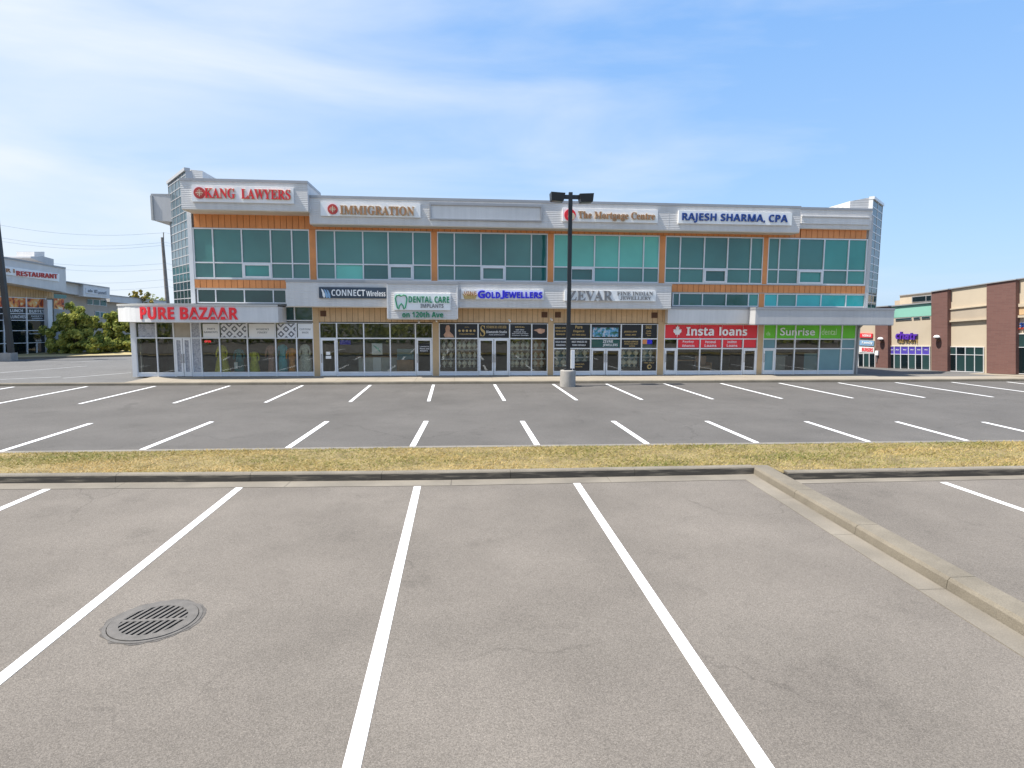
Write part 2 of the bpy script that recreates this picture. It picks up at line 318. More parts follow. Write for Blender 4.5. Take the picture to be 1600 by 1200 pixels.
M['gold_letter'] = mat('bronze_letter', (.42, .20, .085), .4, .2, .12, 5); M['navy'] = mat('navy_letter', (.012, .05, .24), .4, 0, .06, 4)
M['blue'] = mat('blue_letter', (.025, .02, .60), .4, 0, .05, 4); M['green'] = mat('green_letter', (.012, .24, .11), .4, 0, .06, 4)
M['green_panel'] = mat('green_film', (.16, .62, .03), .4, 0, .07, 1); M['green_pale'] = mat('pale_green_letter', (.66, .86, .52), .4, 0, .04, 3)
M['slate'] = mat('slate_blue_board', (.035, .055, .085), .4, 0, .06, 2); M['steelblue'] = mat('steel_blue_mark', (.25, .42, .62), .35, .1, .1, 5)
M['silver'] = mat('silver_letter', (.20, .20, .21), .5, .0, .12, 6)
M['black'] = mat('black_film', (.012, .013, .018), .3, 0, .1, 2); M['goldprint'] = mat('gold_print', (.55, .38, .14), .5, 0, .2, 12)
M['whiteprint'] = mat('white_print', (.75, .76, .78), .5, 0, .04, 5); M['greyprint'] = mat('grey_print', (.25, .26, .28), .5, 0, .1, 5)
M['skin'] = mat('skin_tone_print', (.55, .32, .21), .5, 0, .2, 4)
M['pole_black'] = mat('black_painted_steel', (.022, .024, .027), .4, .2, .15, 2); M['lens'] = mat('lamp_lens', (.10, .085, .06), .3, 0, .1, 8)
M['concrete'] = mat('lamp_base_concrete', (.33, .31, .285), .85, 0, .18, 2.2, .12, 40, .3, 30)
M['iron'] = mat('worn_iron', (.135, .122, .108), .6, .15, .18, 9, .1, 120, .2, 90); M['pit'] = mat('drain_pit', (.006, .006, .006), .9, 0, .1, 5)
M['stucco'] = mat('cream_stucco', (.50, .42, .315), .85, 0, .05, .8, .03, 40); M['stucco_dim'] = mat('beige_stucco', (.42, .35, .27), .85, 0, .06, .8)
M['brick'] = brickmat('red_brown_brick', (.165, .08, .066), (.14, .067, .056), (.15, .095, .082))
M['mint'] = mat('mint_panel', (.24, .50, .40), .6, 0, .04, 1); M['purple'] = mat('purple_letter', (.10, .03, .36), .4, 0, .05, 4); M['purple_panel'] = mat('purple_film', (.085, .06, .36), .4, 0, .1, 2)
M['wall_cream'] = mat('cream_wall', (.46, .40, .33), .85, 0, .07, .8); M['wall_grey'] = mat('grey_wall', (.34, .35, .36), .8, 0, .06, .8)
M['wood'] = mat('weathered_pole_wood', (.2, .175, .15), .9, 0, .2, 3, .15, 20); M['wire'] = mat('wire', (.34, .40, .47), .6, 0, 0)
M['bark'] = mat('bark', (.10, .075, .05), .9, 0, .3, 5)
M['food'] = photomat('food_print', [(.5, .06, .02), (.8, .28, .05), (.8, .5, .18), (.8, .75, .65)], 2.2, (.03, .03, .02))
M['jewel'] = photomat('jewellery_print', [(.12, .1, .08), (.4, .32, .24), (.75, .66, .54)], 5, (.03, .012, .012))
M['aerial'] = photomat('screen_print', [(.05, .18, .12), (.10, .35, .6), (.55, .6, .65), (.3, .2, .3)], 5, (.02, .08, .05))
M['lattice'] = patternmat('grey_lattice_print', (.80, .80, .82), (.07, .08, .10), 3.4)
M['lace'] = photomat('lace_print', [(.5, .5, .53), (.25, .26, .3), (.55, .55, .58)], 7, (.35, .36, .38))
M['beige_film'] = mat('beige_film', (.42, .36, .28), .5, 0, .15, 2)
M['haze_tree'] = mat('leaf_far', (.06, .09, .03), .8, 0, .3, 1.5)
def leafmat(name, a, b_, sc=1.1, isl=.45, st=None):
    m = bpy.data.materials.new(name); m.use_nodes = True; t = m.node_tree; N, K = t.nodes, t.links.new; b = N['Principled BSDF']; b.inputs['Roughness'].default_value = .6; b.inputs['Specular IOR Level'].default_value = .25
    g = N.new('ShaderNodeNewGeometry'); n = N.new('ShaderNodeTexNoise'); n.inputs['Scale'].default_value = sc; n.inputs['Detail'].default_value = 5; mp = N.new('ShaderNodeMapping'); mp.inputs['Scale'].default_value = st or (1, 1, 1); K(g.outputs['Position'], mp.inputs[0]); K(mp.outputs[0], n.inputs['Vector'])
    ad = N.new('ShaderNodeMath'); ad.operation = 'MULTIPLY_ADD'; ad.inputs[1].default_value = isl; K(g.outputs['Random Per Island'], ad.inputs[0]); 
    sb = N.new('ShaderNodeMath'); sb.operation = 'SUBTRACT'; sb.inputs[1].default_value = isl*.49; K(n.outputs['Fac'], sb.inputs[0]); K(sb.outputs[0], ad.inputs[2])
    mx = N.new('ShaderNodeMix'); mx.data_type = 'RGBA'; mx.inputs['A'].default_value = (*a, 1); mx.inputs['B'].default_value = (*b_, 1)
    r = N.new('ShaderNodeMapRange'); r.inputs['From Min'].default_value = .3; r.inputs['From Max'].default_value = .7; K(ad.outputs[0], r.inputs['Value']); K(r.outputs[0], mx.inputs['Factor'])
    K(mx.outputs['Result'], b.inputs['Base Color'])
    tl = N.new('ShaderNodeBsdfTranslucent'); K(mx.outputs['Result'], tl.inputs[0]); ms = N.new('ShaderNodeMixShader'); ms.inputs[0].default_value = .3
    K(b.outputs[0], ms.inputs[1]); K(tl.outputs[0], ms.inputs[2]); K(ms.outputs[0], N['Material Output'].inputs[0])
    return m
M['leaf'] = leafmat('leaf', (.13, .19, .045), (.55, .53, .13)); M['leaf_autumn'] = leafmat('leaf_yellowing', (.09, .12, .03), (.40, .30, .06))
M['grass'] = leafmat('dry_grass', (.15, .185, .035), (.62, .44, .19), .62, .28, (.35, 1.2, 1))

# ------------------------------------------------------------------ lettering
def serif(s): return ''.join(chr(0x1D400+ord(c)-65) if 'A' <= c <= 'Z' else chr(0x1D41A+ord(c)-97) if 'a' <= c <= 'z' else c for c in s)
def sans(s): return ''.join(chr(0x1D5D4+ord(c)-65) if 'A' <= c <= 'Z' else chr(0x1D5EE+ord(c)-97) if 'a' <= c <= 'z' else chr(0x1D7EC+ord(c)-48) if '0' <= c <= '9' else c for c in s)
def plain(s): return s
_tc = bpy.data.curves.new('lettering', 'FONT'); _to = bpy.data.objects.new('lettering', _tc); _tc.resolution_u = 3
_cache = {}
def glyphs(body, ex, off):
    k = (body, ex, off)
    if k not in _cache:
        _tc.body = body; _tc.extrude = ex; _tc.offset = off
        me = _to.to_mesh(); _cache[k] = ([v.co.copy() for v in me.vertices], [tuple(p.vertices) for p in me.polygons]); _to.to_mesh_clear()
    return _cache[k]
def ext(vs): return (min(v.x for v in vs), max(v.x for v in vs), min(v.y for v in vs), max(v.y for v in vs))
def lettering(Fr, text, style, ru, d, depth, mt, parent, single=True, off=0., name='letter', slant=0.):
    """letters that fill the rectangle ru = (u0, u1, v0, v1) on the wall"""
    ua, ub, va, vb = ru; body = style(text); vs, fs = glyphs(body, .5, off); x0, x1, y0, y1 = ext(vs)
    sx, sy = (ub-ua)/(x1-x0), (vb-va)/(y1-y0)
    def put(vv, ox): return [Fr.w(ua+(v.x+ox-x0)*sx + slant*(v.y-y0)*sy, va+(v.y-y0)*sy, d+(v.z+.5)*depth) for v in vv]
    out = []
    if not single:
        mb = MB(); mb.v = put(vs, 0); mb.f = list(fs); return [obj('lettering', mb, mt, parent)]
    for i, c in enumerate(body):
        if c == ' ': continue
        gv, gf = glyphs(c, .5, off); pv, _ = glyphs(body[:i+1], .5, off)
        mb = MB(); mb.v = put(gv, ext(pv)[1]-ext(gv)[1]); mb.f = list(gf); out.append(obj(name, mb, mt, parent))
    return out

# ================================================================== GROUND
YF = 33.2                                     # main facade
def sheet(name, pts, z, m, parent=None):
    mb = MB(); mb.v = [Vector((p[0], p[1], p[2] if len(p) > 2 else z)) for p in pts]; mb.f = [tuple(range(len(pts)))]
    return obj(name, mb, m, parent)
kind(sheet('ground', [(-1500, -1500), (1500, -1500), (1500, 1500), (-1500, 1500)], -.75, M['terrain']), 'structure')
KX = 6.32                                     # the kerb that runs towards the camera
def yk(x): return 12.22+max(0, -x-.6)*.045
def ym(x): return 14.98-.018*x if x > 0 else 14.98-.008*x
YK, YKR, YM = 12.22, 11.72, 14.0             # near kerb face, its right-hand part, far edge of the verge
lot_far = kind(sheet('upper_parking_lot', [(-130, YM), (130, YM), (130, 30.15), (-130, 30.15)], 0, M['asphalt_far']), 'structure')
GC = Vector((-3.28, 6.68, 0)); HR = .45          # a round hole in the asphalt for the drain
mb = MB(); z = -.002; q = .6; e = (-130, 130, -80, YM-.02)
for a in ((e[0], GC.x-q, e[2], e[3]), (GC.x+q, e[1], e[2], e[3]), (GC.x-q, GC.x+q, e[2], GC.y-q), (GC.x-q, GC.x+q, GC.y+q, e[3])):
    k = len(mb.v); mb.v += [Vector((a[0], a[2], z)), Vector((a[1], a[2], z)), Vector((a[1], a[3], z)), Vector((a[0], a[3], z))]; mb.f.append((k, k+1, k+2, k+3))
k = len(mb.v)
for i in range(40):
    t = 2*math.pi*(i+.0)/40; c, sn = math.cos(t), math.sin(t); r = q/max(abs(c), abs(sn))
    mb.v += [GC+Vector((c*HR, sn*HR, z)), GC+Vector((c*r, sn*r, z)), GC+Vector((c*HR, sn*HR, -.4))]
for i in range(40):
    j = (i+1) % 40; mb.f += [(k+3*i, k+3*i+1, k+3*j+1, k+3*j), (k+3*i, k+3*j, k+3*j+2, k+3*i+2)]
lot_near = kind(obj('lower_parking_lot', mb, M['asphalt_near']), 'structure')
kind(sheet('side_road', [(-130, 30.16), (-15.2, 30.16), (-15.2, 70), (-130, 70)], .06, M['asphalt_lane']), 'structure')
kind(sheet('side_lane', [(22.6, 31.6, .10), (60, 31.6, .10), (60, 36, .04), (34, 36, .02), (33, 60, -.75), (22.6, 60, -.75)], 0, M['asphalt_lane']), 'structure')
def line(p, q, w, z, m, parent, name='parking_line'):
    p, q = Vector((p[0], p[1], 0)), Vector((q[0], q[1], 0)); n = Vector((-(q-p).y, (q-p).x, 0)).normalized()*(w/2)
    mb = MB(); a, b = (p-n, p+n), (q-n, q+n)
    mb.quad8([(*v.xy, z-.003) for v in (a[0], b[0], b[1], a[1])] + [(*v.xy, z) for v in (a[0], b[0], b[1], a[1])])
    return obj(name, mb, m, parent)
# front row of stalls by the shops, second row against the verge, near row below the verge
for x in (-23.4, -20.1, -16.95, -13.95, -10.6, -7.25, -4.08, -1.07, 1.9, 4.8, 7.47, 10.43, 13.38, 16.47, 19.67, 22.8, 25.95, 29.1, 32.3):
    line((x, 24.0), (x-.02, 29.85), .13, .005, M['paint_far'], lot_far)
for a, b in (((-180, 664), (-480, 709)), ((-30, 663), (-235, 708)), ((142, 661.5), (-2, 706.5)), ((331, 659), (215, 705.5)), ((511, 658.5), (443, 704.5)), ((666, 658), (641, 704)), ((816, 658), (844, 703)), ((958, 658), (1025, 702.8)), ((1104, 658), (1207, 702.3)), ((1259, 658.5), (1395, 702)), ((1401, 659), (1557, 700.8)), ((1536, 659.5), (1715, 700)), ((1670, 660), (1880, 699.5))):
    p, q = ground(*a), ground(*b); line(p, q, .15, .005, M['paint_far'], lot_far)
for x, x2 in ((-11.2, -11.2), (-7.75, -7.75), (-4.17, -4.14), (-.76, -.78), (2.39, 2.26), (9.85, 9.75), (13.3, 13.2)):
    ya = yk(x)-.4 if x < KX else 11.35
    line((x, ya), (x2-(x2-x)*-.25, 2.2), .135, .003, M['paint'], lot_near)
# faint markings on the side road, seen past the left corner
for a, b in (((0, 582.5), (136, 572)), ((99, 591), (205, 582.5)), ((0, 593), (95, 589)), ((110, 566), (160, 563.5))):
    p, q = ground(*a, .06), ground(*b, .06); line(p, q, .16, .066, M['paint_faint'], lot_far, 'road_line')

# pavement slabs and kerb in front of the shops
pave = kind(sheet('pavement', [(-15.6, 30.35), (70, 30.35), (70, 33.25), (-15.6, 33.25)], .075, M['gutter']), 'structure')
x = -15.6
sl0 = None
while x < 46:
    c = (x+.97, (30.36+33.3)/2, .1)
    yb = 33.3 if x < 22 else 31.7
    mb = MB().box(x+.006, x+1.934, 30.36, yb, .07, .13); obj('paving_slab', mb, M['slab'], pave); x += 1.94
kb = kind(thing('shop_kerb', 'x', 'x'), 'structure'); del kb['label'], kb['category']
def kerbseg(name, prof, p, q, m, parent):
    """prof: (across, z) with across measured to the left of p->q"""
    p, q = Vector((*p, 0)), Vector((*q, 0)); t = (q-p).normalized(); n = Vector((-t.y, t.x, 0)); g = t*.004
    A = [p+g+n*a+Vector((0, 0, z)) for a, z in prof]; B = [q-g+n*a+Vector((0, 0, z)) for a, z in prof]
    return obj(name, MB().prism(A, B), m, parent)
x = -60
while x < 62:
    kerbseg('kerb_stone', [(0, -.05), (.02, .10), (.045, .128), (.2, .132), (.2, -.05)], (x, 30.15), (x+3.05, 30.15), M['kerb'], kb); x += 3.05

# the verge between the two lots
verge = kind(sheet('verge', [(-60, yk(-60)+.16), (-.6, YK+.16), (KX+.4, YK+.16), (KX+.4, YKR+.16), (60, YKR+.16), (60, ym(60)-.1), (0, ym(0)-.1), (-60, ym(-60)-.1)], .12, M['soil']), 'structure')
def kroot(n):
    o = kind(thing(n, 'x', 'x'), 'structure'); del o['label'], o['category']; return o
vk = kroot('verge_kerb')
PR = [(0, -.05), (.025, .135), (.05, .162), (.2, .166), (.2, -.05)]
x = KX-.02
while x > -48: kerbseg('kerb_stone', PR, (x-2.6, yk(x-2.6)), (x, yk(x)), M['kerb_dark_face'], vk); x -= 2.6
x = KX+.44
while x < 45: kerbseg('kerb_stone', PR, (x, YKR), (x+2.6, YKR), M['kerb_dark_face'], vk); x += 2.6
x = -48
while x < 48: kerbseg('edging_stone', [(0, -.05), (.01, .125), (.16, .135), (.18, -.05)], (x, ym(x)-.18), (x+3, ym(x+3)-.18), M['kerb_pale'], vk); x += 3
gk = kroot('gutter')
x = KX-.02
while x > -48: kerbseg('gutter_slab', [(-.40, -.03), (-.40, .006), (-.005, .012), (-.005, -.03)], (x-3.2, yk(x-3.2)), (x, yk(x)), M['gutter'], gk); x -= 3.2
x = KX+.44
while x < 45: kerbseg('gutter_slab', [(-.26, -.03), (-.26, .006), (-.005, .012), (-.005, -.03)], (x, YKR), (x+3.2, YKR), M['gutter'], gk); x += 3.2
dk = kroot('divider_kerb')
y = YK+.18
while y > 1.5:
    y2 = y-1.9
    dx = lambda v: 6.27-.056*(12.22-v)
    kerbseg('kerb_stone', [(0, -.05), (-.02, .12), (-.05, .16), (-.36, .166), (-.39, .12), (-.39, -.05)][::-1], (dx(y2), y2), (dx(y), y), M['kerb'], dk)
    kerbseg('gutter_slab', [(.005, -.03), (.005, .012), (.34, .006), (.34, -.03)], (dx(y2), y2), (dx(y), y), M['gutter'], gk); y = y2
# grass blades
mb = MB()
for i in range(80000):
    gx = random.uniform(-19, 24); lo = (yk(gx) if gx < KX+.4 else YKR)+.21; gy = random.uniform(lo, ym(gx)-.14)
    pt = math.sin(gx*1.7+gy*2)*.5+math.sin(gx*.6-gy*3.1)*.5
    h = random.uniform(.018, .05)*(1.05+.5*pt); a = random.uniform(0, 6.28); w = random.uniform(.006, .014); lean = Vector((random.uniform(-2.2, 2.2), random.uniform(-1.3, 1.3), 0))*h
    b = Vector((gx, gy, .118)); s = Vector((math.cos(a)*w, math.sin(a)*w, 0)); n = len(mb.v)
    mb.v += [b-s, b+s, b+lean+Vector((0, 0, h))]; mb.f.append((n, n+1, n+2))
kind(obj('grass', mb, M['grass'], None), 'stuff')

# drain grate in the near lot
gc = GC; dr = thing('storm_drain', 'round cast iron storm drain grate set in the asphalt beside a white line', 'drain', gc)
mb = MB(); n = 40
def ringz(mb, c, ra, rb, za, zb, n=40):
    k = len(mb.v)
    for r, z in ((ra, za), (ra, zb), (rb, zb), (rb, za)): mb.v += [Vector((c.x+r*math.cos(2*math.pi*i/n), c.y+r*math.sin(2*math.pi*i/n), z)) for i in range(n)]
    for a in range(4):
        b = (a+1) % 4
        for i in range(n): j = (i+1) % n; mb.f.append((k+a*n+i, k+a*n+j, k+b*n+j, k+b*n+i))
k0 = MB(); rg = random.Random(5); A_ = [(rg.uniform(.475, .515), 2*math.pi*i/40) for i in range(40)]
k0.v = [Vector((gc.x+.46*math.cos(t), gc.y+.46*math.sin(t), .0015)) for r, t in A_]+[Vector((gc.x+r*math.cos(t), gc.y+r*math.sin(t), .0015)) for r, t in A_]; k0.f = [(i, 40+i, 40+(i+1) % 40, (i+1) % 40) for i in range(40)]
kind(obj('tar_patch', k0, mat('tar_patch', (.10, .09, .08), .9, 0, .4, 12, .3, 90), lot_near), 'structure')
ringz(mb, gc, .44, .475, 0, .006); obj('frame', mb, M['iron'], dr)
mb = MB(); ringz(mb, gc, .33, .432, -.0, .012); mb.box(gc.x-.34, gc.x+.34, gc.y-.022, gc.y+.022, .004, .0115)
obj('grate_rim', mb, M['iron'], dr)
for i in range(-5, 6):
    xx = gc.x+i*.07; x0 = i*.07; qa, qb, qc = 1+.36**2, .36*x0, x0*x0-.345**2; ds = qb*qb-qa*qc
    if ds <= 0: continue
    ends = ((-qb-math.sqrt(ds))/qa, (-qb+math.sqrt(ds))/qa); mb = MB()
    for a, b in ((ends[0], min(-.02, ends[1])), (max(.02, ends[0]), ends[1])):
        if b-a > .03: mb.quad8([(xx+gx_+.36*yy_, gc.y+yy_, zz) for zz in (.003, .0105) for gx_, yy_ in ((-.018, a), (.018, a), (.018, b), (-.018, b))])
    obj('bar', mb, M['iron'], dr)
mb = MB().lathe((gc.x, gc.y, 0), [(.43, -.42), (.43, -.40)], 40); obj('pit', mb, M['pit'], dr)

# ================================================================== MAIN BUILDING
F0 = Frame((0, YF, 0), (1, 0, 0), (0, -1, 0))
BLD = thing('shopping_plaza_building', 'long two storey plaza building with orange siding, teal windows and a row of shops', 'building', (4.3, YF, .13))
def X(px, py=470, d=0): return F0.uv(px, py, d)[0]
def part(name, m, ua, ub, va, vb, da, db, parent=None): return obj(name, MB().fbox(F0, ua, ub, va, vb, da, db), m, parent or BLD)
XL, XR = X(303, 400), X(1354, 400)            # the upper storey
ZH, ZT1, ZT2, ZS, ZB = 2.94, 2.13, 1.59, .33, .13   # shop head, transoms, sill, pavement
W2T, W2M, W2B = 7.72, 5.98, 5.17               # upper windows: top, transom, bottom
MZT, MZB = 4.66, 3.92                          # mezzanine windows
# body behind the facade
part('wall', M['wall_grey'], XL+.1, XR-.1, 3.0, 9.2, -15, -.16)
part('rear_wall', M['wall_grey'], X(206, 545)+.2, X(1340, 545)-.1, -.3, 3.0, -15, -5.2)
part('roof', M['cap'], XL, XR, 9.2, 9.3, -15, -.3)

def bars(parent_name, m, xs, vs, d0, d1, wv=.055, parent=None, extra=()):
    mb = MB()
    for i, x in enumerate(xs): mb.fbox(F0, x-wv/2, x+wv/2, vs[0], vs[-1], d0, d1)
    for k, v in enumerate(vs):
        for a, b in zip(xs, xs[1:]): mb.fbox(F0, a+wv/2, b-wv/2, v-wv/2 if 0 < k < len(vs)-1 else (v if k == 0 else v-wv), v+wv/2 if 0 < k < len(vs)-1 else (v+wv if k == 0 else v), d0, d1-.004)
    for e in extra: mb.fbox(F0, *e)
    return obj(parent_name, mb, m, parent or BLD)
# ---- upper windows
def window(pxs, py, tops, bots, vent, top, mid, bot):
    xs = [X(p, py) for p in pxs]; ex = []
    if vent is not None:
        a, b = xs[vent]+.03, xs[vent+1]-.03; w = .09
        ex = [(a, a+w, bot+.05, mid-.03, .0, .09), (b-w, b, bot+.05, mid-.03, .0, .09), (a+w, b-w, bot+.05, bot+.05+w, .0, .088), (a+w, b-w, mid-.03-w, mid-.03, .0, .088)]
    fr = bars('window', M['alu'], xs, [bot, mid, top], -.05, .06, .065, None, ex)
    for i, (a, b) in enumerate(zip(xs, xs[1:])):
        for (v0, v1, c) in ((mid, top, tops[i]), (bot, mid, bots[i])):
            mb = MB().fbox(F0, a+.02, b-.02, v0+.02, v1-.02, -.04, -.005+random.uniform(-.003, .003)); obj('pane', mb, M[c], fr).rotation_euler = (random.uniform(-.008, .008), 0, random.uniform(-.008, .008))
    return fr
T, D, G, I = 'teal', 'teal_dark', 'teal_light', 'teal_mid'
window([304, 334, 379, 424, 457, 484], 400, [T]*5, [T, T, I, T, T], 2, W2T+.0, W2M, W2B)
window([495, 523.7, 567.5, 607, 645.5, 673.7], 400, [T, T, T, T, T], [T, G, D, T, T], 3, W2T, W2M, W2B)
window([683.7, 710, 751.5, 789.5, 830, 855], 402, [T]*4+[D], [T]*4+[D], 2, W2T, W2M, W2B)
window([865, 890, 928.5, 966.7, 1005, 1029], 405, [G, G, G, G, G], [T, D, I, T, T], 1, W2T, W2M, W2B)
window([1039, 1062, 1099.5, 1136, 1172, 1191], 408, [T]*5, [T, T, D, T, T], 2, W2T, W2M, W2B)
window([1199, 1216, 1246.7, 1286, 1324, 1352], 412, [T, T, T, I, I], [T, T, I, T, I], 2, W2T, W2M, W2B)
# ---- mezzanine windows
def strip_window(pxs, py, cols, top=MZT, bot=MZB):
    xs = [X(p, py) for p in pxs]; fr = bars('window', M['alu'], xs, [bot, top], -.05, .05, .06)
    for i, (a, b) in enumerate(zip(xs, xs[1:])): obj('pane', MB().fbox(F0, a+.02, b-.02, bot+.02, top-.02, -.04, -.005+random.uniform(-.003, .003)), M[cols[i]], fr)
strip_window([309.5, 337.7, 382.5, 427.6, 447.5], 465, ['night']*4)
strip_window([1051, 1061, 1097, 1134, 1169, 1184.5], 469, [D, D, D, D, I])
strip_window([1193.5, 1214, 1243.6, 1282, 1321, 1351], 470, ['turquoise', 'teal_mid', 'turquoise', 'turquoise', 'turquoise'])
strip_window([438, 460.5, 489], 490, ['night', 'night'], 3.8, 3.02)
# ---- boards
def boards(pa, pb, py, va, vb, m, gap, pitch=.31, d=.06):
    a, b = X(pa, py), X(pb, py); n = max(1, round((b-a)/pitch)); w = (b-a)/n
    part('siding_backing', gap, a, b, va, vb, -.1, d-.025)
    src = None
    for i in range(n):
        c = F0.w(a+(i+.5)*w, (va+vb)/2, d-.012)
        if src is None: src = part('siding_board', m, a+.012, a+w-.012, va, vb, d-.024, d)
        else: clone(src, (c.x, c.y, WORLD[src].z), BLD)
O, OG, TN, TG = M['orange'], M['orange_gap'], M['tan'], M['tan_gap']
boards(303, 486, 345, W2T+.01, 8.75, O, OG); boards(486, 1250, 356, W2T+.01, 8.25, O, OG); boards(1250, 1353, 368, W2T+.01, 8.45, O, OG)
boards(304, 448, 446, MZT+.04, W2B-.05, O, OG); boards(1049, 1353, 452, MZT+.04, W2B-.05, O, OG)
for a, b in ((484.5, 494.5), (674, 683.3), (855.4, 864.6), (1029.5, 1038.6), (1191.4, 1198.6)):
    part('column_cladding', O, X(a, 405), X(b, 405), W2B-.04, W2T, -.1, .075)
part('column_cladding', O, X(1185, 468), X(1193, 468), MZB-.1, MZT+.03, -.1, .075)
boards(489.5, 1043, 492, ZH+.05, 3.95, TN, TG, .29)
for a, b in ((XL, X(448, 440)), (X(1049, 445), XR)): part('sill', M['trim'], a, b, W2B-.045, W2B-.004, -.05, .10); part('sill', M['trim'], a, b, MZT+.002, MZT+.036, -.05, .085)
part('corner_post', M['alu'], XL-.22, XL-.01, 3.9, 8.75, -.2, .08); part('corner_post', M['band_dark'], XR+.0, XR+.22, 3.4, 9.0, -.2, .07)
for px in (505.5, 850.5, 871.5, 1022):
    v = part('vent', M['vent'], X(px-4.6, 490), X(px+4.6, 490), 3.27, 3.57, .05, .075)
    for k in range(4): obj('louvre', MB().fbox(F0, X(px-4.2, 490), X(px+4.2, 490), 3.295+k*.07, 3.33+k*.07, .07, .095), M['vent'], v)
# ---- parapet boxes
def fascia(px0, px1, py, va, vb, d, m, cap=True, name='parapet_fascia', back=-.3, soff=None):
    a, b = F0.uv(px0, py, d)[0], F0.uv(px1, py, d)[0]
    f = part(name, m, a, b, va, vb, back, d)
    if cap: obj('cap_flashing', MB().fbox(F0, a-.02, b+.02, vb-.10, vb+.03, back-.02, d+.03), M['cap'], f)
    obj('soffit', MB().fbox(F0, a+.01, b-.01, va-.045, va-.002, back+.05, d-.004), soff or M['soffit'], f)
    return a, b, f
DK, DI = 1.35, .95
za = F0.uv(390, 328, DK)[1]; zt = F0.uv(390, 281.5, DK)[1]
xk0, xk1, fk = fascia(282.5, 480.7, 305, za, zt, DK, M['siding'], back=-1.6)
zb = F0.uv(870, 356, DI)[1]; zit = F0.uv(870, 314.5, DI)[1]
xi0, xi1, fi = fascia(483.5, 1250.5, 338, zb, zit, DI, M['siding'])
# panel joints on the long fascia
mb = MB()
for px in (560, 640, 745, 845, 956, 1045, 1145): u = F0.uv(px, 335, DI)[0]; mb.fbox(F0, u-.008, u+.008, zb+.02, zit-.1, DI, DI+.006)
obj('joint_trim', mb, M['siding_pale'], fi)
# blank framed sign field
u0_, u1_, v0_, v1_ = F0.rect(673, 322, 845.5, 343, DI)
fb = MB()
for e in ((u0_-.06, u1_+.06, v1_, v1_+.12), (u0_-.06, u1_+.06, v0_-.06, v0_), (u0_-.06, u0_+.02, v0_, v1_), (u1_-.02, u1_+.06, v0_, v1_)): fb.fbox(F0, *e, DI-.01, DI+.09)
obj('sign_field_frame', fb, M['cap'], fi); obj('sign_field', MB().fbox(F0, u0_+.02, u1_-.02, v0_, v1_, DI, DI+.012), M['fascia_smooth'], fi)
# right low parapet, set back
v0_, v1_ = F0.uv(1305, 357, .25)[1], F0.uv(1305, 325.5, .25)[1]
ua, ub, fr_ = fascia(1250.5, 1362, 340, v0_, v1_, .25, M['siding'])
obj('recessed_band', MB().fbox(F0, ua+.05, ub-.15, v0_+.22, v0_+.58, .24, .31), M['siding_pale'], fr_)
obj('band_trim', MB().fbox(F0, ua+.05, ub-.15, v0_+.58, v0_+.66, .24, .36), M['siding'], fr_)
# ---- shop fascia
DC, DD = .9, 1.3
vc0, vc1 = F0.uv(750, 480.2, DC)[1], F0.uv(750, 440.5, DC)[1]
ca, cb, fc = fascia(447.5, 1049, 460, vc0, vc1, DC, M['siding'], name='shop_fascia', back=-.05)
vd0, vd1 = F0.uv(660, 498, DD)[1], F0.uv(660, 441, DD)[1]
da_, db_, fd = fascia(605.5, 714.5, 470, vd0, vd1, DD, M['siding'], name='shop_fascia', back=DC+.002)
mb = MB()
for u in (da_, db_): mb.fbox(F0, u-.035, u+.035, vd0, vd1-.1, DD-.02, DD+.02)
obj('edge_trim', mb, M['fascia_smooth'], fd)
v0_, v1_ = F0.uv(1110, 505, .5)[1], F0.uv(1110, 480.5, .5)[1]
fascia(1043.5, 1182, 492, v0_, v1_, .5, M['fascia_smooth'], name='shop_fascia', back=-.08)
v0_, v1_ = F0.uv(1290, 506.8, 1.35)[1], F0.uv(1290, 481.6, 1.35)[1]
fascia(1180.5, 1397, 494, v0_, v1_, 1.35, M['band_dark'], name='shop_fascia', back=-1.5, soff=M['wall_grey'])
# ---- curved canopy of the left shop
def canopy():
    vb, vt = F0.uv(320, 503.6, 1.7)[1], F0.uv(320, 476, 1.7)[1]
    xr = F0.uv(434.5, 490, 1.5)[0]; xl = F0.uv(184.5, 490, -.3)[0]
    top = []
    n = 26
    for i in range(n+1):
        t = i/n; x_ = xl+(xr-xl)*t
        d = -.3+2.05*(1-(1-min(t/.42, 1))**2.6)-.25*max(0, (t-.42)/.58)**2; top.append((x_, d))
    path = [(xl+.05, -1.6)]+top+[(xr, -.03)]
    mb = MB(); k = len(path)
    A = [F0.w(u, vb, d) for u, d in path]; B = [F0.w(u, vt, d) for u, d in path]
    mb.prism(A, B); c = obj('canopy', mb, M['fascia_smooth'], BLD)
    cp = MB(); out = [(u, d+.04) for u, d in path]
    cp.prism([F0.w(u-.03*(i < 4), vt-.07, d) for i, (u, d) in enumerate(out)], [F0.w(u-.03*(i < 4), vt+.03, d) for i, (u, d) in enumerate(out)]); obj('cap_flashing', cp, M['trim'], c)
    return top, vb, vt
ctop, cvb, cvt = canopy()
def canopy_d(u):
    for (a, da), (b, db) in zip(ctop, ctop[1:]):
        if a <= u <= b: return da+(db-da)*(u-a)/(b-a)
    return 1.4
# ---- piers between shops
def pier(pa, pb, m=None, py=545, top=3.05, d=.09): return part('column', m or M['tan_wall'], X(pa, py), X(pb, py), ZB, top, -.35, d)
pier(206.5, 213.8, M['alu']); pier(490.8, 500, top=3.9); pier(676.3, 686); pier(855.7, 864.3); pier(1026.8, 1036.4); pier(1182.6, 1190.6); pier(1335, 1340.6, M['wall_grey'], top=3.0)
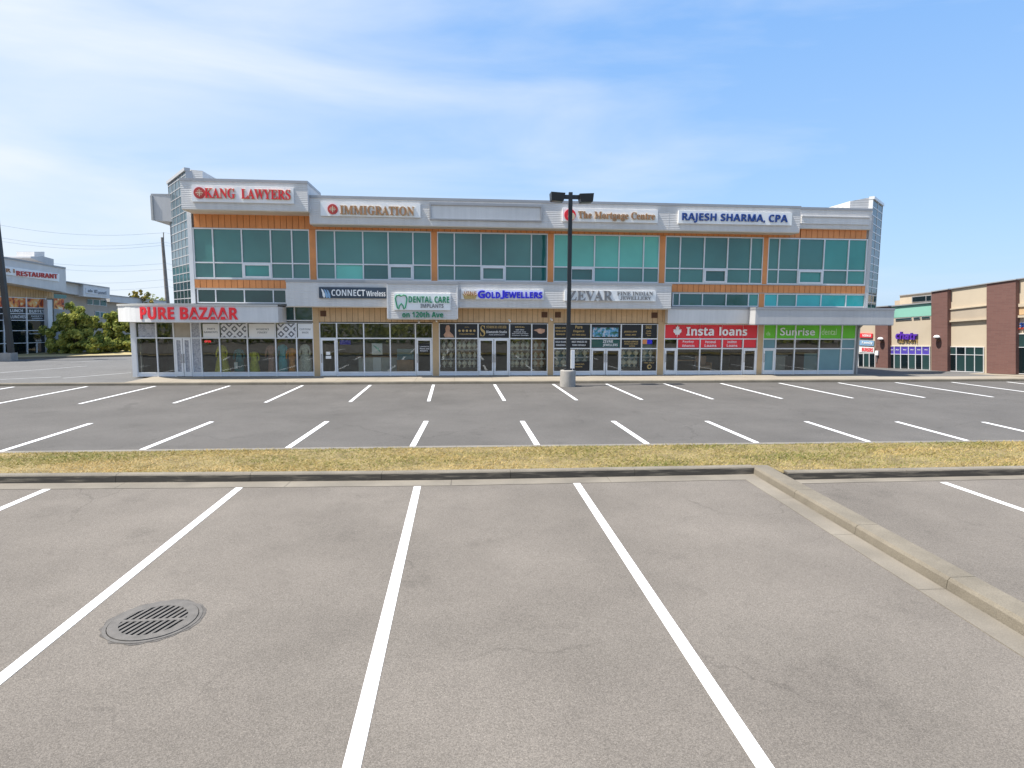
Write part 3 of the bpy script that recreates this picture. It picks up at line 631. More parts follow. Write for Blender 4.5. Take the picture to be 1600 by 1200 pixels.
# side walls, room shells
RD = -3.2
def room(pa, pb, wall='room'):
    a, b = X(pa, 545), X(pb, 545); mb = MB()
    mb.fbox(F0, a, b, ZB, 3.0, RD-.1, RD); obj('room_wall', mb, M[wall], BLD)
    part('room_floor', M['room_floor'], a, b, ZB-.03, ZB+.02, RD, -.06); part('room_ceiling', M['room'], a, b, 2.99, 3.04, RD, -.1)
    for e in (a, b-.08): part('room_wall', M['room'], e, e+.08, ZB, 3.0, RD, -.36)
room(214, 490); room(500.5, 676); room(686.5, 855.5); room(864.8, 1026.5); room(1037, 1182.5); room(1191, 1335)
part('spandrel', M['wall_grey'], X(206.5, 545), X(490.8, 545), 3.0, 3.9, -.3, -.06)
part('spandrel', M['wall_grey'], X(1040, 545), X(1336, 545), 2.99, 3.3, -.3, -.02)
# ---- storefronts
def door(ua, ub, leaves, top, parent=BLD, m='alu_white', film=None):
    n = leaves; w = (ub-ua)/n
    for i in range(n):
        a, b = ua+i*w+.015, ua+(i+1)*w-.015; s = .085; mb = MB()
        for e in ((a, a+s, ZB+.02, top), (b-s, b, ZB+.02, top), (a+s, b-s, top-s, top), (a+s, b-s, ZB+.02, ZB+.25)): mb.fbox(F0, *e, -.03, .085)
        o = obj('door', mb, M[m], parent)
        obj('pane', MB().fbox(F0, a+s-.01, b-s+.01, ZB+.24, top-s+.01, .01, .03), M[film or 'glass'], o)
        hx = (b-s*.5) if (i == 0 and n == 2) or (n == 1 and leaves == 1 and parent == 'r') else (a+s*.5)
        obj('handle', MB().tube([F0.w(hx, .85, .09), F0.w(hx, .85, .14), F0.w(hx, 1.3, .14), F0.w(hx, 1.3, .09)], .016, 6), M['steel'], o)
def storefront(pxs, vs, doors, py=545, skip=(), films={}):
    """vs from the sill up; doors: {column: (leaves, row count it takes)}"""
    xs = [X(p, py) for p in pxs]; mb = MB(); w = .06
    for i, x_ in enumerate(xs): mb.fbox(F0, x_-w/2, x_+w/2, ZB, vs[-1], -.05, .07)
    for i, (a, b) in enumerate(zip(xs, xs[1:])):
        r0 = doors.get(i, (0, 0))[1]
        for k, v in enumerate(vs):
            if k < r0: continue
            mb.fbox(F0, a+w/2, b-w/2, v-w/2, v+w/2 if k < len(vs)-1 else v, -.05, .066)
    fr = obj('storefront', mb, M['alu_white'], BLD)
    for i, (a, b) in enumerate(zip(xs, xs[1:])):
        r0 = doors.get(i, (0, 0))[1]
        for k, (v0, v1) in enumerate(zip(vs, vs[1:])):
            if k < r0: continue
            f = films.get((i, k), 'glass'); obj('pane', MB().fbox(F0, a+.02, b-.02, v0+.02, v1-.02, -.01, .012), M[f], fr)
        if i in doors: door(a+w/2, b-w/2, doors[i][0], vs[r0]-w/2, film=films.get((i, 0)))
        else: obj('kick_panel', MB().fbox(F0, a+w/2, b-w/2, ZB+.01, vs[0]-w/2, -.04, .05), M['kick'], fr)
    return xs
V2, V3 = [ZS, ZT1, ZH], [ZS, ZT2, ZT1, ZH]
sb = storefront([214, 246, 273, 300.5, 315, 344, 387.5, 431.5, 464.2, 490.3], V2, {2: (2, 1)}, films={(2, 0): 'lace', (3, 0): 'lace', (2, 1): 'beige_film', (3, 1): 'lace'})
sc_ = storefront([500.5, 527, 569, 610, 649.5, 676], V2, {0: (1, 1), 4: (1, 1)})
sg = storefront([686.5, 712, 747, 796, 830.5, 855.3], V2, {2: (2, 1)})
sz = storefront([864.8, 888, 922.5, 969.6, 1002, 1026.5], V3, {2: (2, 1)})
si = storefront([1037, 1057.5, 1093, 1127.5, 1160, 1182.2], V3, {0: (1, 1), 4: (1, 1)})
ss = storefront([1191, 1211, 1240.7, 1279, 1313.3, 1334.8], V3, {0: (1, 1)}, films={(0, 0): 'glass_frost', (0, 1): 'glass_frost', (3, 0): 'glass_frost', (4, 0): 'glass_frost', (4, 1): 'glass_frost'})
# downpipe at the right corner
obj('downpipe', MB().tube([F0.w(X(1341.5, 520), 2.95, .3), F0.w(X(1339.5, 520), 2.75, .14), F0.w(X(1339.5, 520), .14, .14)], .05, 8), M['cap'], BLD)
# ---- glazed corner towers
def tower(A, B, zb, ztA, ztB, ncol, rows, colour, depth, front_to, ztf, fm='tower_frame'):
    """glass grid on the plan line A (near) -> B (far); a plain metal block closes its front"""
    A, B = Vector((*A, 0)), Vector((*B, 0)); t = (B-A).normalized(); n = Vector((t.y, -t.x, 0))
    if n.dot(CP-A) < 0: n = -n
    Fr = Frame(A, t, n); Lw = (B-A).length
    root = obj('tower_frame', _grid(Fr, Lw, zb, ztA, ztB, ncol, rows), M[fm], BLD)
    for i in range(ncol):
        u0, u1 = Lw*i/ncol, Lw*(i+1)/ncol
        for k, v in enumerate(rows[:-1]):
            zt0, zt1 = ztA+(ztB-ztA)*u0/Lw, ztA+(ztB-ztA)*u1/Lw
            a, b0, b1 = v, min(rows[k+1], zt0), min(rows[k+1], zt1)
            if b0-a < .06: continue
            b1 = max(b1, a+.031)
            obj('pane', MB().prism([Fr.w(u0+.02, a+.02, -.05), Fr.w(u1-.02, a+.02, -.05), Fr.w(u1-.02, b1-.01, -.05), Fr.w(u0+.02, b0-.01, -.05)],
                                   [Fr.w(u0+.02, a+.02, -.01), Fr.w(u1-.02, a+.02, -.01), Fr.w(u1-.02, b1-.01, -.01), Fr.w(u0+.02, b0-.01, -.01)]), M[colour(v)], root)
    return Fr, Lw
def _grid(Fr, Lw, zb, ztA, ztB, ncol, rows):
    mb = MB(); w = .04
    for i in range(ncol+1):
        u = Lw*i/ncol; zt = ztA+(ztB-ztA)*u/Lw; mb.fbox(Fr, u-w/2, u+w/2, zb, zt, -.04, .012)
    mb.fbox(Fr, -.03, -.021, zb, ztA-.1, -.3, .0)
    for v in rows:
        if v < min(ztA, ztB)-.1:
            for i in range(ncol): mb.fbox(Fr, Lw*i/ncol+w/2, Lw*(i+1)/ncol-w/2, v-w/2, v+w/2, -.04, .008)
    a, b = Fr.w(0, ztA-.08, -.06), Fr.w(Lw, ztB-.08, -.06)
    mb.prism([Fr.w(-.05, ztA-.1, -.2), Fr.w(Lw+.05, ztB-.1, -.2), Fr.w(Lw+.05, ztB+.05, -.2), Fr.w(-.05, ztA+.05, -.2)], [Fr.w(-.05, ztA-.1, .07), Fr.w(Lw+.05, ztB-.1, .07), Fr.w(Lw+.05, ztB+.05, .07), Fr.w(-.05, ztA+.05, .07)])
    return mb
# left tower
AL = (XL-.22, YF+.05); BL = (F0.uv(268, 390, -3.3)[0], YF+3.3)
ztA_, ztB_ = F0.uv(293, 264, -.1)[1], F0.uv(263, 285, -3.3)[1]
rows = [3.3+.44*k for k in range(20)]
rr_ = [v for v in rows if v < max(ztA_, ztB_)]+[max(ztA_, ztB_)]
FL, LL = tower(AL, BL, 3.0, ztA_, ztB_, 5, rr_, lambda v: 'tower_dark' if v < 5.0 else ('tower_teal' if v < 5.6 else 'tower_pale'), 2, 0, 0)  # upper panes paler: the sky's reflection is painted into their colour
tp = Vector(FL.n)
blk = MB(); b0 = FL.w(0.02, 0, -.25); b1 = FL.w(LL-.02, 0, -.25)
cx = F0.uv(315, 270, -.1)[0]
blk.prism([Vector((b0.x, b0.y, 3.3)), Vector((cx, b0.y, 3.3)), Vector((cx, b1.y, 3.3)), Vector((b1.x, b1.y, 3.3))],
          [Vector((b0.x, b0.y, ztA_)), Vector((cx, b0.y, ztA_-.05)), Vector((cx, b1.y, ztB_)), Vector((b1.x, b1.y, ztB_))])
obj('tower_wall', blk, M['siding'], BLD)
# far left parapet box beyond the tower
p0, p1 = F0.uv(238, 326, -3.0)[0], F0.uv(270, 330, -2.6)[0]
q = MB(); vt0 = F0.uv(240, 306, -3.2)[1]; vbb = F0.uv(240, 345, -3.2)[1]
q.prism([F0.w(p0, vbb, -3.0), F0.w(p1+.4, vbb-.1, -2.95), F0.w(p1+.6, vbb-.1, -9), F0.w(p0, vbb, -9)], [F0.w(p0, vt0, -3.0), F0.w(p1+.4, vt0, -2.95), F0.w(p1+.6, vt0, -9), F0.w(p0, vt0, -9)])
pf = obj('parapet_fascia', q, M['band_dark'], BLD)
e = MB().prism([F0.w(p0-.04, vt0-.02, -3.0), F0.w(p1+.4, vt0-.02, -2.93), F0.w(p1+.4, vt0-.02, -9), F0.w(p0-.04, vt0-.02, -9)], [F0.w(p0-.04, vt0+.08, -3.0), F0.w(p1+.4, vt0+.08, -2.93), F0.w(p1+.4, vt0+.08, -9), F0.w(p0-.04, vt0+.08, -9)])
obj('cap_flashing', e, M['cap'], pf); obj('edge_trim', MB().fbox(F0, p0-.05, p0+.06, vbb, vt0-.03, -3.1, -2.92), M['trim'], pf)
# right tower
AR = (X(1357.5, 400), YF-.05); xr2 = F0.uv(1374, 400, -2.1)[0]; BR = (xr2, YF+2.1)
ztA2, ztB2 = F0.uv(1358, 308, .05)[1], F0.uv(1376, 319.5, -2.1)[1]
rows2 = [3.35+.44*k for k in range(16)]; rr2 = [v for v in rows2 if v < ztA2]+[ztA2]
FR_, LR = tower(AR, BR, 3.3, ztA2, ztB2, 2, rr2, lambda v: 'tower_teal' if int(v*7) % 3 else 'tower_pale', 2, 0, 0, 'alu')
b0 = FR_.w(.02, 0, -.25); b1 = FR_.w(LR-.02, 0, -.25); cx = F0.uv(1329.5, 318, .0)[0]; ztc = F0.uv(1330, 314, 0)[1]
blk = MB().prism([Vector((b0.x, AR[1]+.12, 3.3)), Vector((b1.x, b1.y, 3.3)), Vector((cx, b1.y+.5, 3.3)), Vector((cx, AR[1]+.12, 3.3))],
                 [Vector((b0.x, AR[1]+.12, ztA2)), Vector((b1.x, b1.y, ztB2)), Vector((cx, b1.y+.5, ztc)), Vector((cx, AR[1]+.12, ztc))])
obj('tower_wall', blk, M['siding'], BLD)

# ================================================================== SIGNS
def sign(label, rc, d, board, thick=.10, name='shop_sign', F=F0):
    """rc: rectangle in the photograph"""
    ua, ub, va, vb = F.rect(*rc, d); t = thing(name, label, 'sign', F.w((ua+ub)/2, va, d), 'shop signs on the plaza' if F is F0 else None)
    if board: obj('board', MB().fbox(F, ua, ub, va, vb, d+.002, d+thick), M[board], t)
    return t
def LT(t, F, rc, d, text, style, m, depth=.05, **k): return lettering(F, text, style, F.rect(*rc, d), d, depth, M[m], t, **k)
def disc(F, c, r, d0, d1, m, t, n=24, name='logo'):
    u, v = c; return obj(name, MB().fpoly(F, [(u+r*math.cos(2*math.pi*i/n), v+r*math.sin(2*math.pi*i/n)) for i in range(n)], d0, d1), M[m], t)
def kang_logo(t, px, py, d, r):
    u, v = F0.uv(px, py, d); disc(F0, (u, v), r, d, d+.05, 'kang_red', t)
    mb = MB(); w = .022; s = r*.62
    for e in ((u-w, u+w, v-s, v+s), (u-s, u-w, v-w, v+w), (u+w, u+s, v-w, v+w), (u-s*.62, u-s*.36, v+s*.36, v+s*.62), (u+s*.36, u+s*.62, v+s*.36, v+s*.62), (u-s*.62, u-s*.36, v-s*.62, v-s*.36), (u+s*.36, u+s*.62, v-s*.62, v-s*.36)): mb.fbox(F0, *e, d+.05, d+.06)
    obj('logo_mark', mb, M['cream'], t)
D1 = DK; t = sign('white board with red KANG LAWYERS letters on the tallest grey parapet', (301, 292.5, 459.5, 317), D1, 'white')
kang_logo(t, 312, 301.5, D1+.1, .27)
LT(t, F0, (321, 295.5, 455, 311.5), D1+.105, 'KANG  LAWYERS', serif, 'cream', .06, name='letter_back'); LT(t, F0, (319.8, 295, 453.6, 310.6), D1+.17, 'KANG  LAWYERS', serif, 'red', .03)
t = sign('white board with a red emblem and bronze IMMIGRATION letters below the roof', (501.5, 318, 657, 339), DI, 'white')
kang_logo(t, 520, 327, DI+.1, .25)
LT(t, F0, (532, 322.5, 648, 336.5), DI+.105, 'IMMIGRATION', serif, 'cream', .06, name='letter_back'); LT(t, F0, (531, 321.8, 646.8, 335.6), DI+.17, 'IMMIGRATION', serif, 'gold_letter', .03)
t = sign('white board reading The Mortgage Centre behind the lamp post', (878.5, 327.5, 1027, 347.5), DI, 'white')
u, v = F0.uv(890.5, 336, DI+.1); disc(F0, (u, v), .30, DI+.1, DI+.15, 'red', t); disc(F0, (u+.07, v-.07), .19, DI+.15, DI+.165, 'cream', t, name='logo_mark')
LT(t, F0, (904, 331.5, 1024, 345.8), DI+.105, 'The Mortgage Centre', serif, 'cream', .05, name='letter_back'); LT(t, F0, (903.2, 330.9, 1023, 345), DI+.16, 'The Mortgage Centre', serif, 'gold_letter', .03)
t = sign('white board with heavy blue RAJESH SHARMA, CPA letters', (1059, 331, 1236, 351), DI, 'white')
LT(t, F0, (1065.5, 334.2, 1230.5, 349), DI+.105, 'RAJESH SHARMA, CPA', sans, 'navy', .05, off=.003)
t = sign('dark slate board with white CONNECT Wireless letters and a blue stripe logo', (499, 449, 604, 466), DC, 'slate')
LT(t, F0, (518, 452.5, 570.5, 462.5), DC+.105, 'CONNECT', sans, 'white', .03); LT(t, F0, (572.5, 454.3, 602.3, 463), DC+.105, 'Wireless', sans, 'white', .03)
for k in range(3):
    u, v = F0.uv(501.8+k*4.2, 451+k*.6, DC+.1); q_ = [(0, 0), (.13, -.06), (.26, -.26), (.27, -.42), (.18, -.46), (.10, -.36), (.08, -.2)]
    obj('logo', MB().fpoly(F0, [(u+a*.7, v+b) for a, b in q_], DC+.1, DC+.13), M['steelblue' if k else 'white'], t)
t = sign('pale DENTAL CARE sign with a green tooth outline on the projecting grey box', (616, 458.5, 704, 484.5), DD, 'white')
u, v = F0.uv(626.8, 471, DD+.11); th = [(0, .27), (-.12, .33), (-.24, .29), (-.29, .14), (-.25, -.08), (-.2, -.32), (-.13, -.38), (-.08, -.2), (0, -.1), (.08, -.2), (.13, -.38), (.2, -.32), (.25, -.08), (.29, .14), (.24, .29), (.12, .33)]
obj('tooth_outline', MB().tube([F0.w(u+a, v+b, DD+.12) for a, b in th+th[:2]], .033, 6), M['green'], t)
LT(t, F0, (638.5, 463, 702, 473), DD+.105, 'DENTAL CARE', sans, 'green', .04); LT(t, F0, (657, 474.8, 693, 481), DD+.105, 'IMPLANTS', sans, 'silver', .02)
LT(t, F0, (628.5, 486.8, 692.5, 496), DD+.004, 'on 120th Ave', sans, 'green', .05)
t = sign('white GOLD JEWELLERS board with blue letters and a gold crown', (720.5, 452.8, 849, 468), DC, 'white')
u, v = F0.uv(734.5, 463, DC+.1); cr_ = [(-.26, -.13), (.26, -.13), (.34, .12), (.2, .03), (.14, .16), (.06, .05), (0, .22), (-.06, .05), (-.14, .16), (-.2, .03), (-.36, .14)]
obj('crown', MB().fpoly(F0, [(u+a*1.1, v+b) for a, b in cr_], DC+.1, DC+.14), M['goldprint'], t); LT(t, F0, (724.5, 455.2, 744.5, 461.5), DC+.145, 'VINE', sans, 'gold_letter', .02)
for tx, x0, x1, h in (('G', 746.5, 758, 0), ('OLD', 758.6, 781.5, 2.2), ('J', 782, 788.5, 0), ('EWELLERS', 789.2, 847.5, 2.2)): LT(t, F0, (x0, 453.8+h, x1, 466.8-(.6 if tx != 'J' else -.4)), DC+.105, tx, sans, 'blue', .06, off=.02)
t = sign('pale board with grey ZEVAR FINE INDIAN JEWELLERY letters', (881.5, 454.5, 1024, 470.5), DC, 'white')
LT(t, F0, (888, 454, 957, 470), DC+.105, 'ZEVAR', serif, 'silver', .05)
LT(t, F0, (964, 455.6, 1020.5, 461.8), DC+.105, 'FINE INDIAN', serif, 'silver', .02); LT(t, F0, (969, 463.2, 1017.5, 469.2), DC+.105, 'JEWELLERY', serif, 'silver', .02)
# letters fixed straight to the curved canopy
uu = [F0.uv(216, 490, 1.7)[0], F0.uv(371.5, 490, 1.7)[0]]
t = thing('shop_sign', 'large raised red PURE BAZAAR letters on the curved white canopy', 'sign', F0.w(sum(uu)/2, cvb, 1.7), 'shop signs on the plaza')
vb_, vt_ = F0.uv(290, 499.3, 1.75)[1], F0.uv(290, 480, 1.75)[1]
for o in lettering(F0, 'PURE BAZAAR', sans, (uu[0], uu[1], vb_, vt_), 0, .05, M['red'], t, off=.010):
    c = WORLD[o]; dd = canopy_d(c.x); o.location.y -= dd; o.rotation_euler.z = -math.atan((canopy_d(c.x+.15)-canopy_d(c.x-.15))/.3)

# ---- films and posters stuck to shop windows
def film(label, rc, m, d=.013, name='window_poster', cat='poster', group='window posters on the shop fronts', F=F0, th=.003):
    ua, ub, va, vb = F.rect(*rc, d); t = thing(name, label, cat, F.w((ua+ub)/2, va, d), group)
    obj('sheet', MB().fbox(F, ua, ub, va, vb, d, d+th), M[m], t); return t
def prints(t, rows, m='whiteprint', style=sans, d=.0165, F=F0):
    for tx, rc in rows: LT(t, F, rc, d, tx, style, m, .003, single=False)
t = film('white film with small grey lettering above the door end of the canopy shop', (317, 506, 342.5, 527.5), 'white'); prints(t, [('PARTY', (324, 512.5, 336, 515.5)), ('GARMENTS', (318.5, 517.5, 340, 520.5))], 'greyprint')
film('grey lattice patterned film above the yellow gown', (345.2, 506, 386.3, 527.5), 'lattice')
t = film('widest white film, between two lattice patterned films', (388.8, 506, 430.2, 527.5), 'white'); prints(t, [("WOMEN'S", (400, 513, 420, 516)), ('FINERY', (402.5, 518, 418, 521))], 'greyprint')
film('grey lattice patterned film above the teal kaftan', (433, 506, 463, 527.5), 'lattice')
t = film('white film with small grey lettering at the tan column', (465.6, 506, 489, 527.5), 'white'); prints(t, [('CUSTOM', (468, 513, 485, 516)), ('MADE', (472, 518, 482, 521))], 'greyprint')
film('mottled grey print over the leftmost upper pane', (216, 506, 244.8, 527.5), 'lace'); 
film('small blue notice inside the phone shop window', (531, 531.5, 548, 538.5), 'blue', d=-.03)
for rc, lb in (((509.5, 549.5, 516, 554.5), 'small white notice, upper of two on the left glass door of the phone shop'), ((509, 556, 517.5, 560.5), 'small white notice, lower of two on the left glass door of the phone shop')): film(lb, rc, 'white', d=.032)
t = film('white poster with a teal swoosh in the middle of the phone shop window', (581, 536.5, 597.5, 554), 'white', d=-.06); u, v = F0.uv(589, 545, -.05); obj('print', MB().fpoly(F0, [(u-.2, v+.2), (u+.1, v+.05), (u+.2, v-.2), (u+.05, v-.1)], -.056, -.052), M['teal_light'], t)
t = film('white lettering on the right glass door of the phone shop', (654.6, 537, 671.8, 551), 'black', d=.032); prints(t, [('Lowest in', (656, 540.3, 670.5, 542.5)), ('Phone and', (656, 543.5, 670.5, 546)), ('Repairs', (656.5, 547, 668.5, 549.6))], d=.0355)
t = film('black film with a bare shouldered woman above the jewellery shelves', (687.8, 506.5, 710.6, 527.3), 'black')
u, v = F0.uv(699.5, 512, .02); obj('portrait', MB().fpoly(F0, [(u-.15, v-.52), (u-.22, v-.38), (u-.1, v-.22), (u-.13, v-.05), (u-.06, v+.12), (u+.07, v+.13), (u+.13, v), (u+.1, v-.2), (u+.28, v-.38), (u+.34, v-.52)], .0162, .0185), M['skin'], t)
t = film('black film with a row of five gold dots', (713.4, 506.5, 745.6, 527.3), 'black')
for k in range(5): u, v = F0.uv(718+k*5.8, 516.8, .02); disc(F0, (u, v), .065, .0162, .0185, 'goldprint', t, 10, 'dot')
prints(t, [('JEWEL', (726, 510.5, 733, 512)), ('COLLECTION', (718, 521, 741, 523))], 'goldprint')
t = film('black film with a gold letter S over the double door', (748.6, 506.5, 794.5, 527.3), 'black'); prints(t, [('S', (750.5, 508.5, 758, 525.5)), ('STARDUM ATELIER', (760, 509, 791.5, 513))], 'goldprint', serif); prints(t, [('Diamonds Studio', (760, 516.5, 792, 520.5)), ('FINE JEWELLERY', (764, 522.3, 789, 524.2))])
t = film('black film with a block of white lines above the jewellery shelves', (797.4, 506.5, 829, 527.3), 'black'); prints(t, [('BRIDAL', (805, 510, 820, 512))], 'goldprint'); prints(t, [('Gold  Silver', (806, 514.3, 819, 516.3)), ('Diamonds  Gems', (803, 517.6, 822, 519.4)), ('Appraisals and Repair', (800, 520.5, 825.5, 522.2)), ('Custom Design', (800, 523.2, 825.5, 525))])
t = film('black film with an open hand at the end of the jewellery window', (832, 506.5, 854, 527.3), 'black'); u, v = F0.uv(843, 517, .02)
obj('portrait', MB().fpoly(F0, [(u-.33, v+.04), (u-.12, v+.1), (u+.05, v+.13), (u+.3, v+.08), (u+.28, v-.06), (u+.1, v-.16), (u-.05, v-.13), (u-.14, v-.03)], .0162, .0185), M['skin'], t)
zt = [('black film with brown lines, top left of the jewellery front behind the lamp post', (866, 506.5, 886.8, 527), 'goldprint', [('RINGS AND', (868, 511, 884, 513.5)), ('NECKLACES', (868, 516, 884, 518.5)), ('BANGLES', (869, 521, 883, 523.5))]),
      ('black film with a gold script heading right of the lamp post', (889.5, 506.5, 921, 527), 'goldprint', [('Pure', (899, 508.5, 910, 513.5)), ('Elegance', (896, 515.5, 913, 520)), ('EST FINE GOLD', (894.5, 522, 915, 524.3))]),
      ('black film with a gold emblem and two gold lines, right of the lit screen', (971, 506.5, 1000.8, 527), 'goldprint', [('JEWELLERY', (975, 517, 995.5, 520)), ('FINE ART', (977, 522, 994, 524.3))]),
      ('narrow black film with stacked gold words beside the tan column', (1003.4, 506.5, 1025.4, 527), 'goldprint', [('SALE', (1009, 508.5, 1018, 513.5)), ('Gold', (1010, 516, 1017, 518.3)), ('Silver', (1009, 519.6, 1018, 521.8)), ('Gems', (1011, 523, 1017, 525))]),
      ('black film with white lines at lower left behind the lamp post', (866, 530, 886.8, 543), 'whiteprint', [('GOLD SILVER', (868, 532.8, 884.5, 535.5)), ('DIAMONDS', (869, 538, 883.5, 540.5))]),
      ('black film with white lines under the gold script heading', (889.5, 530, 921, 543), 'whiteprint', [('BEST PRICES IN', (893.5, 532.8, 917, 535.5)), ('TOWN FOR GOLD', (894, 538, 915, 540.5))]),
      ('black film with pale lines under the gold emblem', (971, 530, 1000.8, 543), 'goldprint', [('REPAIR SERVICE', (975.5, 532.6, 997, 535)), ('WHILE YOU WAIT', (975.5, 536.3, 997, 538.4)), ('OPEN', (983, 539.8, 992, 541.8))])]
for lb, rc, c, rows in zt: t = film(lb, rc, 'black'); prints(t, rows, c)
u, v = F0.uv(985.5, 512.5, .02)
t = thing('display_screen', 'lit picture screen over the double door of the jewellery shop', 'screen', F0.w(*F0.uv(946, 527, .02), .02))
ua, ub, va, vb = F0.rect(924, 506.5, 968.2, 527, .013); obj('bezel', MB().fbox(F0, ua, ub, va, vb, .013, .016), M['black'], t); ua, ub, va, vb = F0.rect(926, 512, 966, 526.2, .016); obj('screen', MB().fbox(F0, ua, ub, va, vb, .016, .02), M['aerial'], t)
t = film('film with bold white letters directly above the jewellery double door', (924, 530, 968.2, 543.2), 'teal_dark'); prints(t, [('ZEVAR', (942, 530.8, 958, 535.6)), ('JEWELLERS', (942, 537, 965, 541.8))])
t = film('orange and blue square film beside the tan column', (1004, 530.5, 1019, 537.5), 'blue'); ua, ub, va, vb = F0.rect(1004, 530.5, 1011, 537.5, .016); obj('print', MB().fbox(F0, ua, ub, va, vb, .0162, .018), M['orange'], t)
t = film('low black film with gold lines to the right of the lamp base', (889.5, 564.5, 921, 579), 'black'); prints(t, [('OPEN SEVEN DAYS', (894, 568, 913, 570)), ('A WEEK', (895, 572, 910, 574))], 'goldprint')
t = film('low black film with a gold scroll mark beside the tan column', (1003.4, 564.5, 1025.4, 579), 'black'); prints(t, [('FINE GOLD', (1006, 566, 1022, 567.8))], 'goldprint'); u, v = F0.uv(1014.5, 573, .02); disc(F0, (u, v), .13, .0162, .0185, 'goldprint', t, 14, 'emblem'); disc(F0, (u+.02, v), .08, .0186, .0195, 'black', t, 14, 'emblem_mark')
# Insta loans: one broad red film panel per window column
t = thing('shop_sign', 'broad red window sign with a white maple leaf and Insta loans lettering', 'sign', F0.w(si[2], ZT1, .03), 'shop signs on the plaza')
for a, b in zip(si, si[1:]): obj('panel', MB().fbox(F0, a+.035, b-.035, ZT1+.035, ZH-.035, .013, .02), M['red_panel'], t)
for a in si[1:-1]: obj('joint_strip', MB().fbox(F0, a-.034, a+.034, ZT1+.035, ZH-.035, .071, .074), M['red_panel'], t)
u, v = F0.uv(1058.5, 517, .08)
lf = [(0, .5), (.1, .33), (.2, .36), (.16, .05), (.3, .2), (.34, .1), (.48, .13), (.42, -.02), (.48, -.08), (.22, -.27), (.25, -.36), (.03, -.32), (.03, -.5)]
lf = lf+[(-a, b) for a, b in reversed(lf)][:-1]; obj('maple_leaf', MB().fpoly(F0, [(u+a*.5, v+b*.62) for a, b in lf], .076, .086), M['white'], t)
LT(t, F0, (1072.5, 511, 1115.5, 524.5), .076, 'Insta', sans, 'white', .012, off=.012); LT(t, F0, (1124, 511, 1167.5, 524.5), .076, 'loans', sans, 'white', .012, off=.012)
for i, (tx, lb) in enumerate(((('Payday', 'Advances'), 'red film reading Payday Advances, left of three under the maple leaf sign'), (('Personal', 'Loans'), 'red film reading Personal Loans, middle of three under the maple leaf sign'), (('Installment', 'Loans'), 'red film reading Installment Loans, right of three under the maple leaf sign'))):
    a, b = (1058.8, 1094, 1128.6)[i], (1092, 1126.3, 1159)[i]; t = film(lb, (a, 530, b, 543.2), 'red_panel'); prints(t, [(tx[0], (a+8, 532, b-8, 536.2)), (tx[1], (a+7, 538, b-7, 542))])
film('plain red film at the right end under the maple leaf sign', (1161.3, 530, 1181, 543.2), 'red_panel')
t = thing('shop_sign', 'bright green window sign with Sunrise dental lettering', 'sign', F0.w(ss[2], ZT1, .03), 'shop signs on the plaza')
for a, b in zip(ss, ss[1:]): obj('panel', MB().fbox(F0, a+.035, b-.035, ZT1+.035, ZH-.035, .013, .02), M['green_panel'], t)
LT(t, F0, (1219, 512, 1273.5, 524.3), .076, 'Sunrise', plain, 'white', .008, off=.012); LT(t, F0, (1284, 513.5, 1307, 523.5), .022, 'dental', plain, 'green_pale', .006); LT(t, F0, (1197.5, 518, 1203.5, 524), .022, 'ds', plain, 'green_pale', .006)
film('pale teal film over the low panes of the dental shop', (1256, 552, 1277.5, 581), 'glass_frost', d=-.03)

# ================================================================== GOODS BEHIND THE SHOP GLASS
def gown(label, px, wpx, m, top=1.98, depth=.34, flare=1.0):
    u = F0.uv(px, 555, -depth)[0]; hw = wpx/29.6/2*1.02; c = F0.w(u, .15, -depth)
    t = thing('gown', label, 'gown', c, 'gowns in the canopy shop window'); s = top/1.98
    obj('dress', MB().lathe(c, [(hw, .12), (hw*.92, .3), (hw*.72*flare, .75*s), (.17, 1.12*s), (.15, 1.2*s), (.19, 1.42*s), (.2, 1.52*s), (.08, 1.6*s)], 18, .7), m, t, True)
    obj('stand', MB().tube([c+Vector((0, 0, .0)), c+Vector((0, 0, 1.55*s))], .02, 6).lathe(c, [(.2, 0), (.2, .02)], 14), M['silver'], t)
    mb = MB()
    for sx_ in (-1, 1): mb.tube([c+Vector((sx_*.17, 0, 1.5*s)), c+Vector((sx_*.27, -.03, 1.2*s)), c+Vector((sx_*.25, -.12, .98*s))], [.055, .05, .04], 8)
    obj('sleeve', mb, m, t, True)
    return t
gown('flared yellow gown nearest the red OPEN sign', 347, 24, mat('yellow_cloth', (.75, .66, .08), .8, 0, .25, 6))
gown('dark teal gown between two yellow garments', 374, 17, mat('dark_teal_cloth', (.05, .22, .24), .8, 0, .3, 6), 1.75)
gown('short yellow green skirted gown in front of the dark shop interior', 397, 18, mat('lime_cloth', (.62, .62, .08), .8, 0, .25, 6), 1.55)
gown('dusky pink gown beside the teal kaftan', 424, 12, mat('pink_cloth', (.5, .28, .22), .8, 0, .25, 6))
gown('tall turquoise kaftan with straight sides', 442, 15, mat('turquoise_cloth', (.10, .50, .55), .8, 0, .15, 6), 2.02, .55, 1.25)
gown('orange gown at the mullion right of the turquoise kaftan', 456, 11, mat('orange_cloth', (.8, .32, .08), .8, 0, .25, 6), 1.8)
gown('pale embroidered gown next to the tan column', 477, 23, mat('pale_cloth', (.75, .73, .62), .8, 0, .3, 14), 2.05, .5, 1.2)
t = thing('open_sign', 'small red lit OPEN sign high in the canopy shop window', 'sign', F0.w(*F0.uv(324.5, 536, -.1), -.1))
ua, ub, va, vb = F0.rect(318, 531, 331, 536, -.1); mr = M['red'].copy(); mr.node_tree.nodes['Principled BSDF'].inputs['Emission Color'].default_value = (1, .03, .05, 1); mr.node_tree.nodes['Principled BSDF'].inputs['Emission Strength'].default_value = .5
